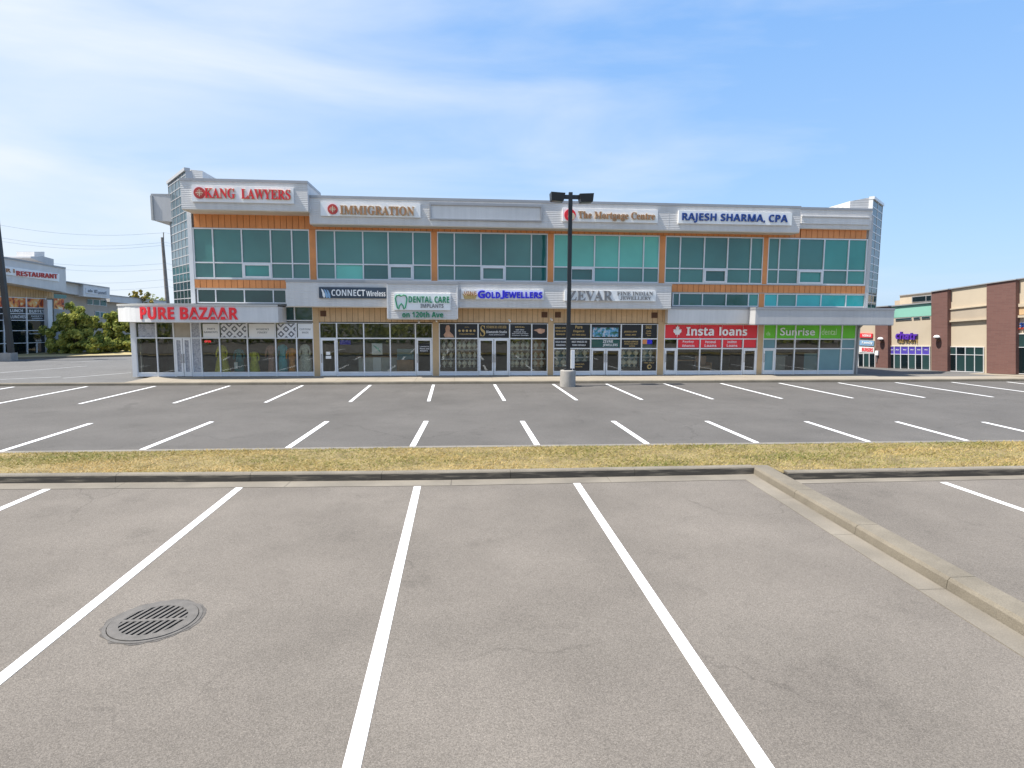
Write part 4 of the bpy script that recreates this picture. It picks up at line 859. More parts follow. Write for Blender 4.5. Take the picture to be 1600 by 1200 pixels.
obj('board', MB().fbox(F0, ua, ub, va, vb, -.12, -.1), M['black'], t); lettering(F0, 'OPEN', sans, (ua+.05, ub-.05, va+.03, vb-.03), -.098, .01, mr, t)
film('white sheet of paper low in the window beside the yellow gown', (366, 566, 371.5, 576), 'white', d=-.05, name='notice')
# jewellery shelving
bust = [(.07, 0), (.075, .03), (.03, .05), (.03, .08), (.10, .13), (.125, .2), (.09, .27), (.04, .3), (.035, .36), (.0, .365)]
bsrc = None
def shelving(label, ua, ub, depth, levels, back, per, hts, where=''):
    global bsrc
    t = thing('display_shelf', label, 'shelving', F0.w((ua+ub)/2, ZB, -depth)); 
    obj('back_panel', MB().fbox(F0, ua, ub, ZB+.02, 2.1, -depth-.42, -depth-.4), M[back], t); obj('plinth', MB().fbox(F0, ua, ub, ZB+.02, .55, -depth-.4, -depth), M['black'], t)
    for k, v in enumerate(levels):
        if v > .6: obj('shelf', MB().fbox(F0, ua+.01, ub-.01, v-.03, v, -depth-.4, -depth-.01), M['alu'], t)
        n = max(1, int((ub-ua)/per))
        for i in range(n):
            c = F0.w(ua+(ub-ua)*(i+.5)/n+random.uniform(-.03, .03), v, -depth-.2+random.uniform(-.08, .08))
            blab = 'cream necklace bust, '+(('only one', 'first from left', 'second from left', 'third from left', 'fourth from left', 'fifth from left', 'sixth from left', 'seventh from left')[i+1 if n > 1 else 0])+' on the '+(('lower', 'upper') if len(levels) == 2 else ('lowest', 'middle', 'top'))[k]+' shelf '+where
            if bsrc is None:
                bsrc = tag(obj('necklace_bust', MB().lathe(c, bust, 12, .7), M['bust'], None, True), blab, 'necklace bust', 'necklace busts on the jewellery shelves'); bz = WORLD[bsrc].z-v
                globals()['BZ'] = bz
            else:
                o = bsrc.copy(); o['label'] = blab; COL.objects.link(o); o.location = (c.x, c.y, c.z+BZ*hts[k]); o.scale = (hts[k]*random.uniform(.85, 1.15),)*2+(hts[k],); o.rotation_euler.z = random.uniform(-.5, .5)
for a, b, lb, wh in ((sg[0], sg[1], 'leftmost jewellery shelving under the portrait film', 'under the portrait film'), (sg[1], sg[2], 'jewellery shelving directly left of the double door with the gold S above', 'left of the gold S door'), (sg[3], sg[4], 'jewellery shelving directly right of the double door with the gold S above', 'right of the gold S door'), (sg[4], sg[5], 'jewellery shelving under the open hand film', 'under the open hand film')):
    shelving(lb, a+.06, b-.06, .10, (.55, 1.02, 1.52), 'room_brown' if b == sg[5] else 'jewel', .27, (1.1, 1.0, 1.2), wh)
for a, b, lb, wh in ((sz[0], sz[2], 'pale counter display behind the lamp post base', 'behind the lamp post'), (sz[3], sz[4], 'pale counter display right of the jewellery double door', 'right of the screen door'), (sz[4], sz[5], 'pale counter display beside the red loan shop column', 'beside the loan shop')):
    shelving(lb, a+.06, b-.06, .14, (.55, 1.1), 'glass_frost', .34, (1.3, 1.2), wh)
def box_thing(name, label, cat, boxes, group=None):
    a = boxes[0]; t = thing(name, label, cat, F0.w((a[1]+a[2])/2, ZB, a[6]), group)
    for nm, ua, ub, va, vb, da, db, m in boxes: obj(nm, MB().fbox(F0, ua, ub, va, vb, da, db), M[m], t)
    return t
u = sc_[2]
box_thing('counter', 'long pale counter with a brown top inside the phone shop', 'counter', [('body', u-.6, u+2.2, .15, 1.0, -2.4, -1.9, 'room_pale'), ('top', u-.7, u+2.3, 1.0, 1.06, -2.5, -1.8, 'room_brown')])
box_thing('display_stand', 'tall white stand under the teal swoosh poster', 'stand', [('post', u+.42, u+.86, .15, 1.1, -.35, -.2, 'offwhite'), ('foot', u+.35, u+.93, .13, .17, -.45, -.1, 'offwhite')])
box_thing('cabinet', 'brown cabinet with a green lit top inside the phone shop', 'cabinet', [('body', u+1.6, u+2.5, .15, .9, -1.5, -1.0, 'room_brown'), ('top', u+1.6, u+2.5, .9, 1.5, -1.5, -1.3, 'glass_frost')])
u = si[1]
box_thing('desk', 'brown desk behind the left pane of the loan shop', 'desk', [('top', u+.3, u+1.5, .85, .9, -1.4, -.7, 'room_brown'), ('leg', u+.35, u+.4, .15, .85, -1.3, -.8, 'silver'), ('leg', u+1.4, u+1.45, .15, .85, -1.3, -.8, 'silver')])
u = si[2]
box_thing('armchair', 'tan armchair behind the middle pane of the loan shop', 'armchair', [('seat', u+.3, u+.95, .4, .58, -1.3, -.7, 'skin'), ('backrest', u+.3, u+.95, .58, 1.1, -1.42, -1.3, 'skin'), ('arm', u+.2, u+.3, .3, .75, -1.3, -.7, 'room_brown'), ('arm', u+.95, u+1.05, .3, .75, -1.3, -.7, 'room_brown')])
u = ss[1]
box_thing('reception_desk', 'pale reception desk inside the dental shop', 'desk', [('body', u+.2, u+1.7, .15, 1.05, -2.4, -1.9, 'room_pale'), ('top', u+.1, u+1.8, 1.05, 1.1, -2.5, -1.8, 'white')])
# small cameras and lights under the fascia
for i, (px, py, lb) in enumerate(((654, 503, 'small white security camera under the dental box, left of the tan column'), (681.5, 501.5, 'white security camera on the tan column beneath the dental box'), (796, 501.5, 'white security camera above the black film with white lines'), (861, 499.5, 'white twin emergency lamp above the tan column left of the lamp post'))):
    u, v = F0.uv(px, py, .15); c = F0.w(u, v, .14); t = thing('security_camera' if i < 3 else 'emergency_lamp', lb, 'camera' if i < 3 else 'lamp', F0.w(u, v, .06))
    obj('mount', MB().fbox(F0, u-.05, u+.05, v, v+.08, .06, .12), M['white'], t); obj('body', MB().tube([c+Vector((0, 0, .02)), c+Vector((.03, -.16, -.02))], .045, 10), M['white'], t)

# ================================================================== LAMP POSTS
def lamp_head(t, c, w, tilt):
    mb = MB(); h, dp = .36, .62; x0_, x1_ = c.x-w/2, c.x+w/2
    mb.quad8([(x0_+.05, c.y-dp/2+.04, c.z-.0), (x1_-.05, c.y-dp/2+.04, c.z), (x1_-.05, c.y+dp/2-.04, c.z), (x0_+.05, c.y+dp/2-.04, c.z), (x0_, c.y-dp/2, c.z+h), (x1_, c.y-dp/2, c.z+h), (x1_, c.y+dp/2, c.z+h), (x0_, c.y+dp/2, c.z+h)])
    o = obj('lamp_head', mb, M['pole_black'], t); mb2 = MB().box(x0_+.1, x1_-.1, c.y-dp/2+.09, c.y+dp/2-.09, c.z-.015, c.z-.001); l = obj('lens', mb2, M['lens'], o)
    o.rotation_euler = (0, tilt, 0)
lp = ground(887, 603.5); t = thing('lamp_post', 'tall black twin headed lamp post on a round concrete base in the car park', 'lamp post', lp)
obj('base', MB().lathe(lp, [(.375, -.02), (.375, .02), (.37, .74), (.36, .77), (.30, .785), (0.02, .79)], 28), M['concrete'], t, False)
zt_ = 9.05; obj('base_plate', MB().box(lp.x-.2, lp.x+.2, lp.y-.2, lp.y+.2, .785, .85), M['pole_black'], t)
obj('pole', MB().box(lp.x-.085, lp.x+.085, lp.y-.085, lp.y+.085, .84, zt_), M['pole_black'], t)
obj('arm', MB().box(lp.x-.48, lp.x+.52, lp.y-.06, lp.y+.06, zt_-.30, zt_-.12), M['pole_black'], t)
lamp_head(t, Vector((lp.x-.63, lp.y, zt_-.42)), .66, math.radians(3)); lamp_head(t, Vector((lp.x+.72, lp.y, zt_-.44)), .66, math.radians(-3))
mb = MB().box(lp.x+.10, lp.x+.27, lp.y-.26, lp.y-.12, .88, 1.75).tube([(lp.x+.18, lp.y-.2, .78), (lp.x+.18, lp.y-.2, .9)], .02, 6); obj('notice_box', mb, M['offwhite'], t)
lq = ground(14.5, 565); t = thing('lamp_post', 'dark lamp post with a square concrete base at the left edge before the restaurant', 'lamp post', lq)
obj('base', MB().box(lq.x-.36, lq.x+.36, lq.y-.36, lq.y+.36, -.02, .62), M['concrete'], t); 
FQ = Frame((0, lq.y, 0), (1, 0, 0), (0, -1, 0)); q0_, q1_ = FQ.uv(17.5, 552), FQ.uv(-2, 380); kx = (q1_[0]-q0_[0])/(q1_[1]-q0_[1]); lt = lambda z: Vector((q0_[0]+kx*(z-q0_[1]), lq.y, z))
obj('pole', MB().tube([lt(.55), lt(13.5)], [.21, .19], 4), M['pole_black'], t); lx = lt(13.3).x; obj('arm', MB().box(lx-1.6, lx+.05, lq.y-.07, lq.y+.07, 13.2, 13.35), M['pole_black'], t)
lamp_head(t, Vector((lx-1.5, lq.y, 12.85)), .7, 0)

# ================================================================== LEFT: RESTAURANT AND THE BLOCK BEHIND IT
a_, b_ = ground(10, 556.5, .12), ground(100, 550.2, .12); rr = (b_-a_); rr.z = 0; rr.normalize(); nn = Vector((rr.y, -rr.x, 0)); nn = nn if nn.x > 0 else -nn
FA = Frame((a_.x, a_.y, 0), rr, nn)
def fp(F, pts, da, db, m, name, parent): return obj(name, MB().fpoly(F, [F.uv(x, y, db) for x, y in pts], da, db), M[m] if isinstance(m, str) else m, parent)
def lin(x0, y0, x1, y1): return lambda x: y0+(y1-y0)*(x-x0)/(x1-x0)
RB = thing('restaurant_building', 'grey restaurant building with a tan band and tall dark windows at the left edge', 'building', FA.w(0, .1, 0))
tp_, bt_ = lin(7, 402.4, 102, 419), lin(11, 441.5, 104.5, 457)
fp(FA, [(-90, tp_(-90)), (102.5, tp_(102.5)), (104, bt_(104)), (-90, bt_(-90))], -6, 1.3, 'siding', 'parapet_fascia', RB)
fp(FA, [(-90, tp_(-90)-1.5), (103, tp_(103)-1.5), (103, tp_(103)+.8), (-90, tp_(-90)+.8)], -6.1, 1.36, 'cap', 'cap_flashing', RB)
tb = lin(0, 463, 83.4, 466.5)
fp(FA, [(-60, tb(-60)-24), (84, 446), (84, tb(84)), (-60, tb(-60))], -.4, .0, 'tan_gap', 'siding_backing', RB)
for i in range(36):
    x0 = -60+i*4.0; fp(FA, [(x0+.25, 440+.1*x0), (x0+3.75, 440+.1*x0), (x0+3.75, tb(x0)), (x0+.25, tb(x0))], .0, .03, 'tan', 'siding_board', RB)
base = lin(10, 556.5, 100, 550.2)
fp(FA, [(-60, 462), (84, 467), (84, base(84)), (-60, base(-60))], -.6, -.15, 'pane_black', 'glass_backing', RB)
rowsL = [(463.5, 467), (480.3, 481.5), (490, 490.5), (500.3, 500.8), (517, 516.2), (537, 535), (555.5, 552.2)]
xsL = [(-28, -28), (6, 8), (41.5, 43.8), (71.5, 74.5)]
def rowy(k, x): return rowsL[k][0]+(rowsL[k][1]-rowsL[k][0])*x/73
for i in range(3):
    for k in range(6):
        xa, xb = xsL[i][0]+(xsL[i][1]-xsL[i][0])*k/6, xsL[i+1][0]+(xsL[i+1][1]-xsL[i+1][0])*k/6
        m = 'food' if k == 0 else ('black' if k in (1, 2) else 'pane_black')
        fp(FA, [(xa, rowy(k, xa)), (xb, rowy(k, xb)), (xb, rowy(k+1, xb)), (xa, rowy(k+1, xa))], -.1, -.05, m, 'pane', RB)
for i in range(4): fp(FA, [(xsL[i][0]-.7, 463.5), (xsL[i][0]+.7, 463.5), (xsL[i][1]+.7, 554), (xsL[i][1]-.7, 554)], -.06, .03, 'alu_white', 'mullion', RB)
for k in range(7): fp(FA, [(-28, rowy(k, -28)-.55), (72, rowy(k, 72)-.55), (73, rowy(k, 73)+.55), (-28, rowy(k, -28)+.55)], -.06, .02, 'alu_white', 'transom', RB)
fp(FA, [(57.5, 536), (58.8, 536), (59, 552.5), (57.7, 552.5)], -.05, .02, 'alu_white', 'mullion', RB)
for tx, rc in (('LUNCH', (16, 483, 35.5, 487.8)), ('BUFFET', (45.5, 484, 69, 488.6)), ('LUNCHES', (16.5, 492.6, 40, 497.4)), ('SWEETS', (48.5, 493, 67, 495)), ('CATERING', (50, 496.5, 66, 498.6)), ('Fine Dining & Banquet', (46, 520.2, 73, 522.4)), ('BAR', (56, 531, 65, 533.4))): lettering(FA, tx, sans, FA.rect(*rc, -.05), -.05, .01, M['whiteprint'], RB, single=False)
fp(FA, [(74, 468.5), (81.5, 468.5), (84, 551), (77, 551.5)], -.2, .3, 'alu', 'column', RB)
fp(FA, [(82, 459), (104, 461), (104, 466), (82, 466)], -.4, -.3, 'teal', 'pane', RB)
fp(FA, [(82, 466), (100, 467.5), (100, 484), (82, 482)], -.4, -.3, 'food', 'pane', RB)
fp(FA, [(82, 482), (100, 484), (100, 550), (82, 551)], -.6, -.3, 'wall_grey', 'wall', RB)
fp(FA, [(48, 403), (48, 400.5), (66, 400), (84, 405), (84, 417)], -4, -1.2, 'band_dark', 'roof_housing', RB)
fp(FA, [(53.5, 402), (53.5, 393.3), (69.5, 393.3), (69.5, 403)], -3.4, -1.8, 'siding', 'roof_unit', RB)
t = thing('shop_sign', 'long white board with orange RESTAURANT letters on the left building', 'sign', FA.w(2, 4, 1.32))
st, sb_ = lin(7, 415.8, 93, 428), lin(9, 428.8, 92.6, 440.2)
fp(FA, [(-70, st(-70)), (93, st(93)), (92.6, sb_(92.6)), (-70, sb_(-70))], 1.302, 1.36, 'white', 'board', t)
def lt_slant(tx, style, xa, xb, ytop, ybot, m, d, par, off=0.):
    a = FA.uv(xa, ybot(xa), d); b = FA.uv(xb, ybot(xb), d); c = FA.uv((xa+xb)/2, ytop((xa+xb)/2), d)
    return lettering(FA, tx, style, (a[0], b[0], (a[1]+b[1])/2, c[1]), d, .06, M[m], par, off=off)
ty, by = lin(7, 418.8, 93, 430.6), lin(9, 427, 92.6, 437.6)
lt_slant('RESTAURANT', sans, 25.5, 89.5, ty, by, 'orange_l' if 'orange_l' in M else 'kang_red', 1.365, t); lt_slant('JR I', plain, 5, 22.5, ty, by, 'gold_letter', 1.365, t)
t = thing('planter', 'round white concrete planter in front of the restaurant windows', 'planter', ground(34, 554, .1)); c = WORLD[t]
obj('bowl', MB().lathe(c, [(.42, 0), (.5, .1), (.56, .42), (.52, .44), (.48, .36), (.02, .34)], 20), M['white'], t); mb = MB()
for i in range(60): p = c+Vector((random.uniform(-.35, .35), random.uniform(-.35, .35), .36)); q = p+Vector((random.uniform(-.12, .12), random.uniform(-.1, .1), random.uniform(.1, .35))); s = Vector((.05, 0, 0)); k = len(mb.v); mb.v += [p-s, p+s, q]; mb.f.append((k, k+1, k+2))
obj('plant', mb, M['leaf'], t)
# block further back along the same street
PB = thing('office_block', 'low grey and cream office block behind the bushes on the left', 'building', FA.w(8, .1, -1))
FB = Frame(FA.w(0, 0, -1.2), rr, nn)
ft = lin(103.6, 439.6, 171.4, 449.7)
fp(FB, [(95, 455), (210, 470), (210, 556), (95, 556)], -8, 0, 'wall_cream', 'wall', PB)
fp(FB, [(96, ft(96)), (130, ft(130)), (130, 462), (96, 457)], -8, .5, 'siding', 'parapet_fascia', PB)
fp(FB, [(130.3, ft(130)), (171.4, 449.7), (171.4, 466.5), (130.3, 463)], -8, .9, 'siding_pale', 'parapet_fascia', PB)
fp(FB, [(96, ft(96)-.6), (171.4, ft(171.4)-.6), (171.4, ft(171.4)+.6), (96, ft(96)+.6)], -8, .95, 'cap', 'cap_flashing', PB)
fp(FB, [(171.6, 461), (260, 471), (260, 480), (171.6, 471.5)], -8, .5, 'siding', 'parapet_fascia', PB)
fp(FB, [(171.6, 460.4), (260, 470.4), (260, 471.4), (171.6, 461.6)], -8, .55, 'cap', 'cap_flashing', PB)
for x0, x1, y0, y1 in ((136, 145.5, 466.8, 475.8), (146, 156, 467.6, 476.8), (157, 167, 468.5, 478), (149, 156.5, 486, 495.5), (157, 165, 487, 496.2)):
    w_ = fp(FB, [(x0, y0), (x1, y0+.7), (x1, y1+.7), (x0, y1)], -.1, .06, 'alu', 'window', PB); fp(FB, [(x0+.7, y0+.7), (x1-.7, y0+1.3), (x1-.7, y1), (x0+.7, y1-.6)], .05, .08, 'teal_dark', 'pane', w_)
t = thing('shop_sign', 'grey sign with small dark letters on the block behind the bushes', 'sign', FB.w(*FB.uv(151, 459, .95), .95))
fp(FB, [(134.5, 450), (167, 455.2), (167, 462.6), (134.5, 458)], .905, .94, 'offwhite', 'board', t)
for tx, xa, xb, y0, y1 in (('ado', 137, 144.5, 451.8, 456.6), ('HIT', 147, 152.5, 452.8, 458), ('annel', 153, 166, 454.4, 460)):
    a = FB.rect(xa, y0, xb, y1, .945); lettering(FB, tx, sans, a, .945, .02, M['greyprint'], t)
# dry grass strip and kerb along the far side of the road
g0, g1 = ground(-30, 562.5, .06), ground(215, 556.6, .06); g2, g3 = ground(-30, 556.5, .2), ground(215, 549, .2)
mb = MB().quad8([(g0.x, g0.y, 0), (g1.x, g1.y, 0), (g3.x, g3.y+3, 0), (g2.x, g2.y+3, 0), (g0.x, g0.y, .2), (g1.x, g1.y, .2), (g3.x, g3.y+3, .21), (g2.x, g2.y+3, .21)]); kind(obj('far_verge', mb, mat('straw_grass', (.36, .29, .14), .9, 0, .2, 1.5, .1, 20)), 'structure')
kind(obj('far_kerb', MB().quad8([(g0.x, g0.y-.12, 0), (g1.x, g1.y-.12, 0), (g1.x, g1.y-.005, 0), (g0.x, g0.y-.005, 0), (g0.x, g0.y-.12, .19), (g1.x, g1.y-.12, .19), (g1.x, g1.y-.005, .205), (g0.x, g0.y-.005, .205)]), M['kerb']), 'structure')

# ================================================================== TREES, POLE, WIRES
def tree(name, label, base, blobs, n, m, trunk_h, leaf=(.07, .16), group='trees and bushes on the left'):
    t = thing(name, label, 'tree' if 'tree' in name else 'bush', base, group); rnd = random.Random(hash(label) % 9999 if False else len(label)*31+n)
    mb = MB(); tot = sum(b[3]**2 for b in blobs)
    for cx, cy, cz, r, sq in blobs:
        sub = [(Vector((rnd.gauss(0, 1), rnd.gauss(0, 1), rnd.gauss(0, 1))).normalized()*r*rnd.uniform(.45, 1.12), r*rnd.uniform(.15, .34)) for _ in range(20)]
        for _ in range(int(n*r*r/tot)):
            s, sr = sub[rnd.randrange(len(sub))]; o = Vector((rnd.gauss(0, 1), rnd.gauss(0, 1), rnd.gauss(0, 1))).normalized()*sr*rnd.random()**.4
            p = s+o; p.z *= sq; p = base+Vector((cx, cy, cz))+p
            if p.z < base.z+.05: continue
            sz = rnd.uniform(*leaf); ax = Vector((rnd.gauss(0, 1), rnd.gauss(0, 1), rnd.gauss(0, .7))).normalized(); a = ax.orthogonal().normalized()*sz; b = ax.cross(a)*.55
            k = len(mb.v); mb.v += [p-a, p-b*.9, p+a, p+b]; mb.f.append((k, k+1, k+2, k+3))
    obj('crown', mb, m, t)
    tr = MB().tube([base+Vector((0, 0, -.1)), base+Vector((.05, .02, trunk_h*.5)), base+Vector((.0, .05, trunk_h))], [.16, .12, .07], 8)
    for i in range(7):
        cx, cy, cz, r, sq = blobs[i % len(blobs)]; q = base+Vector((cx+rnd.uniform(-r, r)*.5, cy+rnd.uniform(-r, r)*.5, cz+rnd.uniform(-.3, .5)*r)); s0 = base+Vector((0, 0, trunk_h*rnd.uniform(.25, .8))); tr.tube([s0, (s0+q)/2+Vector((0, 0, .15)), q], [.06, .04, .015], 6)
    obj('trunk', tr, M['bark'], t); return t
b = ground(121, 552, .2); b.z = .2
tree('bush_tree', 'large green bush tree directly right of the restaurant', b, [(-.1, 0, 2.7, 1.25, 1), (-1.0, .1, 1.5, 1.25, 1), (.7, .2, 1.6, 1.3, 1), (.2, -.4, 1.0, 1.3, .8), (.4, 0, 2.4, 1.0, 1), (-1.1, -.3, .6, .9, .7), (1.2, -.3, .7, 1.0, .7), (2.0, .2, .9, .9, .8)], 21000, M['leaf'], 2.6)
b = ground(183, 549.5, .2); b.z = .2
tree('bush_tree', 'yellow green bush tree beside the left end of the curved canopy', b, [(-.2, 0, 2.3, 1.15, 1), (-1.0, .2, 1.3, 1.2, 1), (.9, .1, 1.6, 1.35, 1), (.1, -.3, .9, 1.4, .8), (.9, 0, 2.7, .9, 1), (-1.3, -.3, .6, .9, .7), (1.3, -.3, .6, 1.0, .7)], 21000, M['leaf'], 2.4)
b = ground(218, 553, .1); b = CP+(b-CP)*1.25; b.z = 0
tree('street_tree', 'yellowing tree top showing just above the curved canopy', b, [(-.6, 0, 4.5, .8, 1.1), (.5, 0, 4.6, .9, 1.1), (0, 0, 3.4, 1.3, 1), (0, 0, 5.2, .5, 1)], 4500, M['leaf_autumn'], 4.4)
b = ground(243, 552, .1); b = CP+(b-CP)*1.6; b.z = 0
tree('street_tree', 'small faint tree top between the tree above the canopy and the wooden pole', b, [(0, 0, 5.2, .9, 1), (.8, 0, 4.6, 1.0, 1), (-1, 0, 4.0, 1.2, 1)], 1600, M['leaf'], 5.0)
# overgrown hedge behind the viewer, mirrored in the shop glass
mb = MB(); rnd = random.Random(3)
for i in range(11000):
    x0 = rnd.uniform(-60, 70); cl = math.sin(x0*.9)+math.sin(x0*.37+1)*1.3; h = 4.2+1.2*cl
    p = Vector((x0, -11-rnd.random()**2*4*(1 if rnd.random() < .5 else -.6), rnd.uniform(.1, max(1.5, h)))); ax = Vector((rnd.gauss(0, 1), rnd.gauss(0, 1), rnd.gauss(0, 1))).normalized(); a = ax.orthogonal().normalized()*.3; bb = ax.cross(a)*.7
    k = len(mb.v); mb.v += [p-a, p-bb, p+a, p+bb]; mb.f.append((k, k+1, k+2, k+3))
kind(obj('hedge', mb, M['leaf']), 'stuff')
YP = 72.0; FP = Frame((0, YP, 0), (1, 0, 0), (0, -1, 0))
pa, pb = FP.uv(262, 475), FP.uv(253.5, 371)
t = thing('utility_pole', 'tall weathered wooden utility pole left of the glazed tower', 'utility pole', FP.w(pa[0], 0, 0))
obj('pole', MB().tube([FP.w(pa[0]+.3, -.3), FP.w(*pa), FP.w(*pb)], [.24, .22, .15], 10), M['wood'], t)
obj('insulator', MB().tube([FP.w(pb[0]+.12, pb[1]-.5), FP.w(pb[0]+.16, pb[1]+.55)], .05, 6), M['wood'], t)
wl = [((-60, 339), (256, 363), 'topmost overhead wire running from the wooden pole to the left'), ((-60, 360), (256, 378), 'second overhead wire below the top of the wooden pole'), ((-60, 365.5), (256, 382.5), 'third overhead wire just beneath the second one'), ((-60, 388), (258, 411), 'overhead wire about a third of the way down the wooden pole'), ((-60, 395), (258, 420), 'overhead wire between the upper bundle and the lowest wires'), ((-60, 418), (260, 436), 'lowest but one overhead wire crossing the wooden pole'), ((-60, 430), (260, 447), 'lowest overhead wire, just above the roofs on the left')]
for (a, c, lb) in wl:
    A = Frame((0, 66, 0), (1, 0, 0), (0, -1, 0)); ua, va = A.uv(*a); p0_ = A.w(ua, va); uc, vc = FP.uv(*c, .2); p1_ = FP.w(uc, vc, .2)
    ext_ = p1_+(p1_-p0_)*1.2; pts = [p0_+(ext_-p0_)*(i/24)-Vector((0, 0, .9*(1-(2*((i/10.9) % 1)-1)**2))) for i in range(25)]
    tag(obj('overhead_wire', MB().tube(pts,   .013, 4), M['wire']), lb, 'wire', 'overhead wires on the left')

# ================================================================== RIGHT: CREAM AND BRICK SHOPS
a_ = ground(1587, 585, .13); b_ = ground(1342, 574.5, -.30); rr2_ = a_-b_; rr2_.z = 0; rr2_.normalize(); n2 = Vector((rr2_.y, -rr2_.x, 0)); n2 = n2 if n2.dot(CP-a_) > 0 else -n2
FD = Frame((b_.x, b_.y, 0), rr2_, n2)
RS = thing('retail_building', 'cream stucco shop building with red brown brick piers at the right', 'building', FD.w(8, 0, 0))
tp2, bs2 = lin(1455, 456, 1587, 436.8), lin(1342, 574.5, 1587, 585)
def dp(pts, da, db, m, name, par=None): return fp(FD, pts, da, db, m, name, par or RS)
def quad(xa, xb, ta, tb_, ba, bb): return [(xa, ta), (xb, tb_), (xb, bb), (xa, ba)]
dp(quad(1300, 1387, 505, 497, 572.7, 576.4), -8, 0, 'stucco', 'wall')
dp(quad(1387, 1455, 497, 493, 576.4, 579.3), -8, 0, 'stucco', 'wall')
dp(quad(1386, 1455, 479.2, 472.2, 497.3, 493), -8, .02, 'mint', 'mint_band')
dp(quad(1384, 1456, 478.2, 471.2, 480, 473), -8, .12, 'cap', 'cap_flashing')
for a, b in ((1399, 1424), (1427, 1437.5), (1439.5, 1453)):
    w_ = dp(quad(a, b, 497.6-(a-1399)*.07, 497.6-(b-1399)*.07, 501.2-(a-1399)*.07, 501.2-(b-1399)*.07), -.1, .05, 'cap', 'window'); dp(quad(a+.7, b-.7, 498.2-(a-1399)*.07, 498.2-(b-1399)*.07, 500.6-(a-1399)*.07, 500.6-(b-1399)*.07), .052, .06, 'pane_grey', 'pane', w_)
FU = Frame(FD.w(0, 0, -3.5), rr2_, n2)
o = fp(FU, quad(1406, 1470, 462.3, 455, 480, 474), -4, 0, 'stucco', 'upper_wall', RS); fp(FU, quad(1405, 1470, 461.3, 454, 462.6, 455.4), -4, .08, 'cap', 'cap_flashing', RS)
w_ = fp(FU, quad(1424.5, 1455, 463.5, 460.8, 472.5, 470.5), -.1, .05, 'cap', 'window', RS); fp(FU, quad(1425.5, 1446, 464.5, 462.5, 471.5, 470), .052, .07, 'pane_black', 'pane', w_); fp(FU, quad(1447.2, 1454.5, 462.4, 461.8, 470, 469.5), .052, .07, 'pane_black', 'pane', w_)
fp(FU, quad(1398, 1408, 470, 469, 480, 479), -3, -.5, 'stucco_dim', 'roof_housing', RS)
for xa, xb, ta, tb_ in ((1367.5, 1387.3, 480, 478.5), (1455.3, 1480.3, 456.2, 452.2), (1541.5, 1587, 443.4, 436.8)):
    p_ = dp(quad(xa, xb, ta, tb_, bs2(xa), bs2(xb)), -8, .35, 'brick', 'brick_pier'); dp(quad(xa-.6, xb+.6, ta-1.2, tb_-1.2, ta+.3, tb_+.3), -8, .42, 'cap', 'cap_flashing', p_)
def bay(xa, xb):
    dp(quad(xa, xb, tp2(xa)-.2, tp2(xb)-.2, bs2(xa), bs2(xb)), -8, 0, 'stucco', 'wall'); dp(quad(xa, xb, tp2(xa)-1.2, tp2(xb)-1.2, tp2(xa)+.3, tp2(xb)+.3), -8, .1, 'cap', 'cap_flashing')
bay(1480.3, 1541.5); bay(1587, 1720)
dp(quad(1480.4, 1541.4, 484.5, 478, 501, 497), 0, .05, 'stucco_dim', 'band'); dp(quad(1480.4, 1541.4, 501, 497, 503.5, 499.3), 0, .16, 'stucco', 'ledge'); dp(quad(1480.4, 1541.4, 482.8, 476.4, 484.6, 478), 0, .12, 'stucco', 'ledge')
dp(quad(1588.5, 1700, 480, 472, 492, 486), 0, .05, 'tan', 'band'); dp(quad(1587.2, 1700, 493, 489, 496.5, 492), 0, .16, 'stucco', 'ledge'); dp(quad(1587.2, 1700, 475, 466, 480, 471), 0, .12, 'stucco', 'ledge')
def shopfront(xs, ta, tb_, tr, m_up, door_cols=()):
    """xs: mullions; ta, tb_: head at both ends; tr: fraction of the transom"""
    x0, x1 = xs[0], xs[-1]; hd = lin(x0, ta, x1, tb_); bs = lambda x: bs2(x)-.4
    f = dp(quad(x0, x1, hd(x0), hd(x1), bs(x0), bs(x1)), -.1, .02, 'pane_black', 'shopfront')
    for i, (a, b) in enumerate(zip(xs, xs[1:])):
        t0, t1 = hd(a)+(bs(a)-hd(a))*tr, hd(b)+(bs(b)-hd(b))*tr; lo = 4.2 if i not in door_cols else 1.6
        dp(quad(a+.5, b-.5, hd(a)+.7, hd(b)+.7, t0-.5, t1-.5), .02, .05, m_up if isinstance(m_up, str) else m_up[i], 'pane', f)
        dp(quad(a+.6, b-.6, t0+.6, t1+.6, bs(a)-lo*.5, bs(b)-lo*.5), .02, .05, ('pane_black', 'pane_grey')[i % 2] if i not in door_cols else 'pane_grey', 'pane', f)
    for x in xs: dp(quad(x-.5, x+.5, hd(x), hd(x), bs(x), bs(x)), .0, .09, 'alu', 'mullion', f)
    for fr_ in (0, tr, .985): dp(quad(x0, x1, hd(x0)+(bs(x0)-hd(x0))*fr_-.45, hd(x1)+(bs(x1)-hd(x1))*fr_-.45, hd(x0)+(bs(x0)-hd(x0))*fr_+.45, hd(x1)+(bs(x1)-hd(x1))*fr_+.45), .0, .08, 'alu', 'transom', f)
    return f
shopfront([1388, 1397, 1407, 1419.2, 1430.2, 1440.2, 1452.4], 540.8, 541.2, .35, ['purple_panel']*6, (5,))
shopfront([1479, 1494, 1508, 1522.5, 1536.5], 541.8, 542.5, .31, ['pane_grey', 'pane_black', 'pane_grey', 'pane_grey'], (2, 3))
shopfront([1586, 1612, 1640, 1670], 522, 520, .33, 'pane_grey'); shopfront([1341, 1349, 1358, 1367], 552, 552, .02, 'room_brown')
